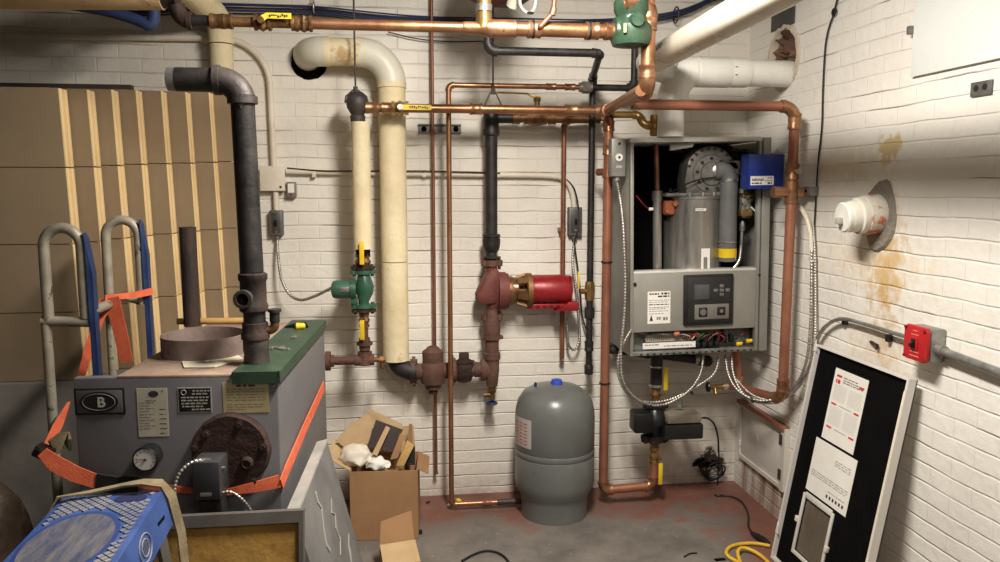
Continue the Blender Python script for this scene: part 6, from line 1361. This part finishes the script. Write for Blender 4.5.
# painted access plate low on the right wall
P_ = [R(745, 399, 0), R(787, 432, 0), R(787, 489, 0), R(745, 452, 0)]
ya, yb, zt_, zb_2 = R(787, 432, 0).y, R(745, 399, 0).y, R(766, 416, 0).z, R(766, 471, 0).z
t = thing('access_plate', 'white painted metal access hatch low on the right wall', 'hatch', V((XR-.01, (ya+yb)/2, zb_2)))
MB().bb((XR-.014, ya, zb_2), (XR-.001, yb, zt_), .002).build('door', PLATE, t)
f_ = MB()
f_.bb((XR-.03, ya-.035, zb_2-.02), (XR-.001, ya, zt_+.01)).bb((XR-.022, ya-.03, zb_2-.02), (XR-.001, yb+.02, zb_2)).bb((XR-.022, yb, zb_2), (XR-.001, yb+.022, zt_)); f_.build('frame', PLATE, t)
MB().bb((XR-.04, ya-.03, zt_), (XR-.001, yb+.02, zt_+.02), .002).build('copper_strip', COPPER_R, t)
for z in (zb_2+.06, zt_-.05): MB().cyl((XR-.032, ya-.005, z-.025), (XR-.032, ya-.005, z+.025), .01, n=10).build('hinge', RUST_PIPE, t); MB().cyl((XR-.02, yb, z-.015), (XR-.02, yb, z+.015), .008, n=8).build('latch', PLATE, t)
MB().cyl((XR-.014, (ya+yb)/2+.05, (zb_2+zt_)/2), (XR-.018, (ya+yb)/2+.05, (zb_2+zt_)/2), .018, n=16).build('knob_plate', PLATE, t)
# ------------------------------------------------------------------ boiler cover leaning against the right wall
q0, q1 = R(822, 345, .035), R(917, 380, .035)
yl, yr = q0.y, q1.y; ztop_ = (q0.z+q1.z)/2; fb = F(776, 560, 0); xb_ = 1.655
Lc = math.hypot(ztop_, (XR-.035)-xb_); Wc = yl-yr
cvx = V(((XR-.035)-xb_, 0, ztop_)).normalized(); cvn = V((-cvx.z, 0, cvx.x))
def cpt(u, h, o=0): return V((xb_, yl-u, 0)) + cvx*h + cvn*o
cv = thing('boiler_cover', 'white edged boiler front cover with black lining leaning on the right wall', 'cover', (xb_, (yl+yr)/2, 0))
wx0, wx1, wy0, wy1 = .125, .315, .015, .0
def plane_uv(px, py, o=0):
    d = ray(px, py); p0 = cpt(0, 0, o); k = (p0-CAM).dot(cvn)/d.dot(cvn); p = CAM+d*k-p0; return -p.y, p.dot(cvx)
c0, c1, c2, c3 = plane_uv(810, 495), plane_uv(836, 521), plane_uv(823, 562), plane_uv(797, 549)
wx0, wx1 = (c0[0]+c3[0])/2, (c1[0]+c2[0])/2; wy1 = (c0[1]+c1[1])/2; wy0 = (c3[1]+c2[1])/2-.02
li = MB()
for (u0, h0, u1, h1) in ((.014, .014, wx0, Lc-.014), (wx1, .014, Wc-.014, Lc-.014), (wx0, .014, wx1, wy0), (wx0, wy1, wx1, Lc-.014)): li.prism([cpt(u0, h0), cpt(u1, h0), cpt(u1, h1), cpt(u0, h1)], cvn*.012)
li.build('black_lining', BLACK_M, cv)
CVW = mat('white cover enamel', (206, 202, 194), (218, 214, 206), 5, .35, 0)
sh_ = MB()
for (u0, h0, u1, h1) in ((0, 0, wx0, Lc), (wx1, 0, Wc, Lc), (wx0, 0, wx1, wy0), (wx0, wy1, wx1, Lc)): sh_.prism([cpt(u0, h0), cpt(u1, h0), cpt(u1, h1), cpt(u0, h1)], -cvn*.004)
sh_.build('outer_skin', CVW, cv)
fr = MB()
for (u0, h0, u1, h1) in ((0, 0, .012, Lc), (Wc-.012, 0, Wc, Lc), (.012, 0, Wc-.012, .012), (.012, Lc-.008, Wc-.012, Lc)): fr.prism([cpt(u0, h0, -.004), cpt(u1, h0, -.004), cpt(u1, h1, -.004), cpt(u0, h1, -.004)], cvn*.034)
fr.build('return_edge', CVW, cv)
MB().prism([cpt(Wc-.0125, .02, .03), cpt(Wc, .02, .03), cpt(Wc, Lc-.04, .03), cpt(Wc-.0125, Lc-.05, .03)], cvn*.002).build('foam_seal', FOAM, cv)
wf = MB(); w_ = .016
for (u0, h0, u1, h1) in ((wx0-w_, wy0-w_, wx0, wy1+w_), (wx1, wy0-w_, wx1+w_, wy1+w_), (wx0, wy0-w_, wx1, wy0), (wx0, wy1, wx1, wy1+w_*1.5)): wf.prism([cpt(u0, h0, .012), cpt(u1, h0, .012), cpt(u1, h1, .012), cpt(u0, h1, .012)], cvn*.008, .002)
wfo = wf.build('window_frame', CVW, cv)
MB().prism([cpt(wx0, wy0, .004), cpt(wx1, wy0, .004), cpt(wx1, wy1, .004), cpt(wx0, wy1, .004)], cvn*.003).build('window_pane', WIN, wfo)
for u, h in ((wx0-w_-.008, wy0+(wy1-wy0)*.55), (wx1+w_, wy0+(wy1-wy0)*.45)): MB().prism([cpt(u-.006, h-.012, .012), cpt(u+.012, h-.012, .012), cpt(u+.012, h+.012, .012), cpt(u-.006, h+.012, .012)], cvn*.014, .002).build('clip', FOAM, wfo)
for u, h in ((.004, .12), (.0, Lc-.03)): MB().prism([cpt(u-.002, h, .03), cpt(u+.02, h+.0, .03), cpt(u+.0, h+.05, .03)], cvn*.004).build('tab', CVW, cv)
# two paper labels stuck on the lining
def csheet(pa, pb, pc, pd, m, rows, seed, label, o=.0125):
    a, b, c, d = [plane_uv(*p, o) for p in (pa, pb, pc, pd)]   # tl, tr, br, bl
    u0, u1 = (a[0]+d[0])/2, (b[0]+c[0])/2; h1 = (a[1]+b[1])/2; h0 = (c[1]+d[1])/2
    return sheet(cv, cpt(u0, h0, o), V((0, -1, 0)), cvx, u1-u0, h1-h0, m, rows, seed=seed, label=label)
r1 = [(.89, .03, .08, .24, 0, INK_R), (.85, .03, .78, .93, 0, INK_R), (.80, .055, .08, .22, 2, INK_R), (.90, .012, .3, .72, 4, INK_D), (.865, .012, .3, .75, 5, INK_D), (.835, .012, .3, .9, 6, INK_D)]
r1 += [(.77-.022*k, .008, .08, .46, 5, INK_L) for k in range(10)] + [(.77-.022*k, .008, .54, .93, 5, INK_L) for k in range(10)]
r1 += [(.5, .026, .08, .24, 0, INK_R), (.5, .026, .78, .93, 0, INK_R), (.51, .01, .34, .7, 4, INK)]
r1 += [(.46-.022*k, .008, .08, .46, 5, INK_L) for k in range(11)] + [(.46-.022*k, .008, .54, .93, 5, INK_L) for k in range(11)] + [(.17, .026, .08, .24, 0, INK_R), (.17, .026, .78, .93, 0, INK_R), (.18, .01, .34, .7, 4, INK)]
csheet((837, 368.5), (869.5, 380), (853, 455.5), (821, 436), PAPER, r1, 1, 'white warning sheet with red marks')
r2 = [(.78, .012, .55, .92, 4, INK), (.74, .012, .55, .92, 3, INK), (.70, .012, .55, .92, 4, INK), (.4, .012, .06, .94, 9, INK), (.36, .012, .06, .94, 9, INK), (.32, .012, .06, .9, 8, INK), (.2, .012, .52, .92, 6, INK)] + [(.09, .055, .5+.075*k, .54+.075*k, 0, INK_D) for k in range(6)]
csheet((816.5, 436.5), (858, 461), (845.5, 516.5), (806, 489), PAPER, r2, 3, 'white wiring sheet with small dark connectors', .0145)
# ------------------------------------------------------------------ cardboard box of scraps
b0_, b1_ = F(351, 541, 0), F(417, 532, 0)
BXA = math.atan2(b1_.y-b0_.y, b1_.x-b0_.x)-.12
bx_ = thing('cardboard_box', 'open brown cardboard box of scrap beside the leaning grey panel', 'box', b0_, rot=(0, 0, -.06))
BM = Matrix.Rotation(-.06, 3, 'Z')
bw_, bd_ = (b1_-b0_).length, .27
bh_ = Yp(414, 465, b1_.y).z
BIN = CARD
for nm, a, b in (('wall', (0, 0, .002), (bw_, .006, bh_)), ('wall', (0, bd_-.006, .002), (bw_, bd_, bh_)), ('wall', (0, .006, .002), (.006, bd_-.006, bh_)), ('wall', (bw_-.006, .006, .002), (bw_, bd_-.006, bh_)), ('base', (.006, .006, .002), (bw_-.006, bd_-.006, .008))):
    MB().bb(a, b).build(nm, CARD, bx_, True)
MB().prism([(bw_-.003, .02, bh_), (bw_-.003, bd_-.02, bh_), (bw_+.05, bd_-.03, bh_-.02), (bw_+.05, .03, bh_-.03)], (0, 0, .005)).build('flap', CARD, bx_, True)
MB().prism([(.003, .01, bh_), (.003, bd_-.02, bh_), (-.10, bd_-.05, bh_+.09), (-.11, .03, bh_+.06)], (0, 0, .005)).build('flap', CARD_L, bx_, True)
MB().prism([(.02, bd_-.004, bh_), (bw_-.02, bd_-.004, bh_), (bw_-.03, bd_+.01, bh_+.13), (.03, bd_+.01, bh_+.12)], (0, .005, 0)).build('flap', CARD_L, bx_, True)
def bxw(u, v, w): return b0_ + BM @ V((u, v, w))
def scrap(name, label, cat, pts, vec, m, bev=0, group=None):
    o = MB().prism([bxw(*p) for p in pts], vec, bev).build(name, m); return tag(o, label, cat, group)
def px_on(px, py, v):
    n_ = BM @ V((0, 1, 0)); d = ray(px, py); k = ((b0_+n_*v)-CAM).dot(n_)/d.dot(n_); q = BM.inverted() @ (CAM+d*k-b0_); return (q.x, v, q.z)
scrap('card_scrap', 'large rounded tan cardboard scrap at the left of the scrap box', 'cardboard', [px_on(*p) for p in ((336, 441, .16), (350, 424, .17), (368, 414, .2), (374, 418, .2), (370, 440, .16), (362, 452, .15), (348, 450, .14))], (0, .006, 0), CARD_L)
scrap('card_scrap', 'dark printed card with a pale stripe in middle of scrap box', 'cardboard', [px_on(*p) for p in ((376, 420, .13), (403, 430, .13), (392, 452, .1), (378, 449, .1), (367, 447, .1))], (0, .006, 0), CARD_BLK)
scrap('tape_strip', 'pale strip across the dark card in the scrap box', 'strip', [px_on(*p) for p in ((386, 426, .09), (390, 428, .09), (377, 456, .05), (372, 454, .05))], (0, .004, 0), CARD_L)
scrap('card_scrap', 'pale cardboard scrap sticking up behind the dark card', 'cardboard', [px_on(*p) for p in ((366, 413, .2), (372, 410, .2), (402, 424, .2), (405, 445, .18), (380, 440, .18))], (0, .005, 0), CARD_L)
scrap('wood_offcut', 'thin pale wooden board leaning in the right of scrap box', 'wood', [px_on(*p) for p in ((407, 441, .06), (414, 446, .06), (404, 466, .03), (396, 466, .03))], (0, .02, 0), WOOD, .002)
scrap('wood_offcut', 'second pale board in scrap box, left of the leaning one', 'wood', [px_on(*p) for p in ((400, 434, .1), (405, 437, .1), (398, 458, .07), (390, 460, .07))], (0, .015, 0), CARD, .002)
scrap('card_scrap', 'narrow brown card upright at the right rear of scrap box', 'cardboard', [px_on(*p) for p in ((409, 424, .2), (412, 424, .2), (413, 462, .2), (407, 462, .2))], (0, .005, 0), CARD)
scrap('black_scrap', 'black plastic scrap at the right inside the scrap box', 'scrap', [px_on(*p) for p in ((406, 452, .1), (415, 446, .1), (415, 465, .08), (402, 465, .08))], (0, .01, 0), BLACK)
fp_ = bxw(*px_on(356, 452, .08))
heap('foam_scrap', 'crumpled off-white foam wrap at the front left of scrap box', 'foam', (fp_.x, fp_.y, fp_.z-.02), (.075, .06, .055), FOAM, 5, .35, 2)
fp_ = bxw(*px_on(378, 462, .05)); heap('paper_scrap', 'crumpled white paper at the front of the scrap box', 'paper', (fp_.x, fp_.y, fp_.z-.01), (.05, .04, .035), PAPER, 8, .4, 2)
heap('packing_fill', 'mixed brown packing paper filling the bottom of the scrap box', 'paper', tuple(bxw(bw_/2, bd_/2, bh_*.62)), (bw_*.4, bd_*.38, bh_*.28), CARD, 12, .2, 2)
# small open carton at the bottom edge
s0 = F(386, 562, .0); s1 = F(421, 562, .0)
sb = thing('small_carton', 'small open carton at bottom centre with one flap raised', 'box', (s0.x-.005, s0.y-.24, 0), rot=(0, 0, .12))
sw = (s1.x-s0.x)
for a, b in (((0, 0, .002), (sw, .005, .10)), ((0, .16, .002), (sw, .165, .10)), ((0, .005, .002), (.005, .16, .10)), ((sw-.005, .005, .002), (sw, .16, .10)), ((.005, .005, .002), (sw-.005, .16, .007))): MB().bb(a, b).build('wall', CARD, sb, True)
MB().prism([(.0, .162, .1), (sw, .162, .1), (sw-.008, .215, .235), (.01, .2, .205)], (0, .004, 0)).build('flap', CARD, sb, True)
MB().prism([(.0, .0, .1), (sw, .0, .1), (sw, .155, .125), (.0, .15, .12)], (0, 0, .004)).build('flap', CARD_L, sb, True)
# ------------------------------------------------------------------ cords and bits on the floor
o = MB().tube(bends([F(462, 561, .006), F(474, 554, .006), F(487, 550, .006), F(500, 553, .006), F(510, 562, .006), F(512, 580, .006)], .08), .0055, 8).build('cable_offcut', CORD_B); tag(o, 'curved black cable offcut on the floor at the bottom edge', 'cord')
pe = V((xpv+(bxr-xpv)*.9-.006, D-LO-.045, W(702, 415, LO).z))
t = thing('power_cord', 'black power cord from black pump coiled against the wall, trailing to floor', 'cord', W(712, 492, .05))
MB().tube(bends([pe, W(711, 418, .22), W(718, 432, .14), W(719, 462, .06), W(718, 480, .05), W(716, 492, .05), F(715, 496, .008), F(727, 495, .007), F(741, 500, .007), F(749, 513, .007), F(748, 526, .007), F(752, 533, .007)], .07), .005, 8).build('cord', CORD_B, t)
for k in range(4):
    c = W(710+k*2.0, 468+k*1.6, .035+.009*k); MB().torus(c, V((.35-.2*k, 1, .3*k-.4)), .05+.008*(k % 2), .0045, 26, 8).build('coil', CORD_B, t)
MB().tube(bends([W(694, 463, .02), W(700, 457, .03), W(708, 459, .04), W(716, 466, .04)], .04), .0045, 8).build('cord', CORD_B, t)
MB().tube(bends([W(696, 466, .02), W(704, 460, .03), W(714, 462, .05), W(719, 470, .05)], .04), .0045, 8).build('cord', CORD_B, t)
pd = (F(770, 545, .01)-F(752, 533, .01)).normalized()
MB().tube([F(752, 533, .012), F(758, 537, .014), F(765, 541, .014), F(769, 544, .012)], [.009, .016, .016, .009], 12).build('plug', BLACK, t)
rnd = random.Random(31); mb = MB(); n = 26; rings = []
hc = W(704, 463, .0)
rad = [rnd.uniform(.7, 1.15) for _ in range(n)]
for q, h in ((1.0, .001), (.9, .006), (.5, .008)): rings.append([mb.bm.verts.new((hc.x+math.cos(2*math.pi*i/n)*.075*q*rad[i], D-h, hc.z+math.sin(2*math.pi*i/n)*.03*q*rad[i])) for i in range(n)])
tag(mb.skin(rings).build('wall_cavity', DARK), 'ragged black cavity in the wall behind the coiled cord', 'hole')
o = MB().tube(bends([F(770, 546, .011), F(755, 543, .01), F(738, 544, .01), F(727, 548, .01), F(726, 556, .01), F(738, 562, .01), F(752, 572, .01), F(765, 585, .01)], .08), .0085, 10).tube(bends([F(741, 565, .012), F(737, 552, .022), F(741, 547, .026), F(752, 550, .02), F(763, 557, .011), F(775, 570, .011)], .05), .0085, 10).build('extension_cord', CORD_Y); tag(o, 'yellow extension cord looped on the floor by the boiler cover', 'cord')
def bit(name, px, py, size, m, label, cat, rot=0, h=.006):
    p = F(px, py, 0); o = MB().box(p+V((0, 0, h/2+.0005)), (size[0], size[1], h), Matrix.Rotation(rot, 3, 'Z'), min(.002, h*.3)).build(name, m); tag(o, label, cat)
bit('yellow_scrap', 458.5, 503, (.022, .03, .0), TAG_Y, 'yellow scrap on the floor at the copper pipe foot', 'scrap', .3, .02)
bit('white_scrap', 449, 506, (.02, .016, .0), PAPER, 'white chip on the floor left of the copper pipe foot', 'scrap', .6, .01)
bit('black_scrap', 418, 534, (.04, .02, .0), BLACK, 'small black scrap on the floor by the cardboard box', 'scrap', .2, .018)
bit('dark_tape', 720, 560, (.05, .02, 0), BLACK_M, 'dark scrap of tape on the floor left of the yellow cord', 'scrap', .1, .004)
o = MB().tube(bends([F(684, 557, .004), F(690, 553, .006), F(697, 553, .004)], .02), .003, 8).build('wire_scrap', CORD_B); tag(o, 'short curved wire scrap on the floor in the right foreground', 'scrap')
bit('brown_chip', 428, 503, (.02, .012, 0), RUST_D, 'brown chip on the red floor right of the scrap box', 'scrap', .5, .008)
# ------------------------------------------------------------------ lights, camera
def area(name, loc, target, size, sy_, power, col):
    l = bpy.data.lights.new(name, 'AREA'); l.shape = 'RECTANGLE'; l.size = size; l.size_y = sy_; l.energy = power; l.color = col
    o = bpy.data.objects.new(name, l); COL.objects.link(o); o.location = loc; o.rotation_euler = (V(target)-V(loc)).to_track_quat('-Z', 'Y').to_euler(); return o
area('ceiling_lamp', (.45, 2.05, 2.68), (.45, 2.6, 0), .22, .9, 108, (1, .935, .85))
area('camera_fill', (.6, -.7, 2.66), (.3, 2.5, .6), 1.0, .3, 13, (1, .935, .85))  # unseen fill light added behind the camera for brightness
# unseen duct-shaped box added under the ceiling to shade the left corner
struct('shade_blocker', MB().bb((-1.25, .6, 2.38), (-.55, 2.6, 2.72), .01), GALV)
w = bpy.data.worlds.new('room air'); SC.world = w; w.use_nodes = True; w.node_tree.nodes['Background'].inputs[0].default_value = (.9, .8, .66, 1); w.node_tree.nodes['Background'].inputs[1].default_value = .02
cam = bpy.data.cameras.new('camera'); cam.sensor_width = 36; cam.lens = FPX/1000*36; cam.clip_start = .05
co = bpy.data.objects.new('camera', cam); COL.objects.link(co)
M = Matrix((RT, UP, -FW)).transposed().to_4x4(); M.translation = CAM; co.matrix_world = M
SC.camera = co
SC.view_settings.view_transform = 'Standard'; SC.view_settings.look = 'None'; SC.view_settings.exposure = 0
SC.cycles.use_denoising = True; SC.cycles.max_bounces = 6
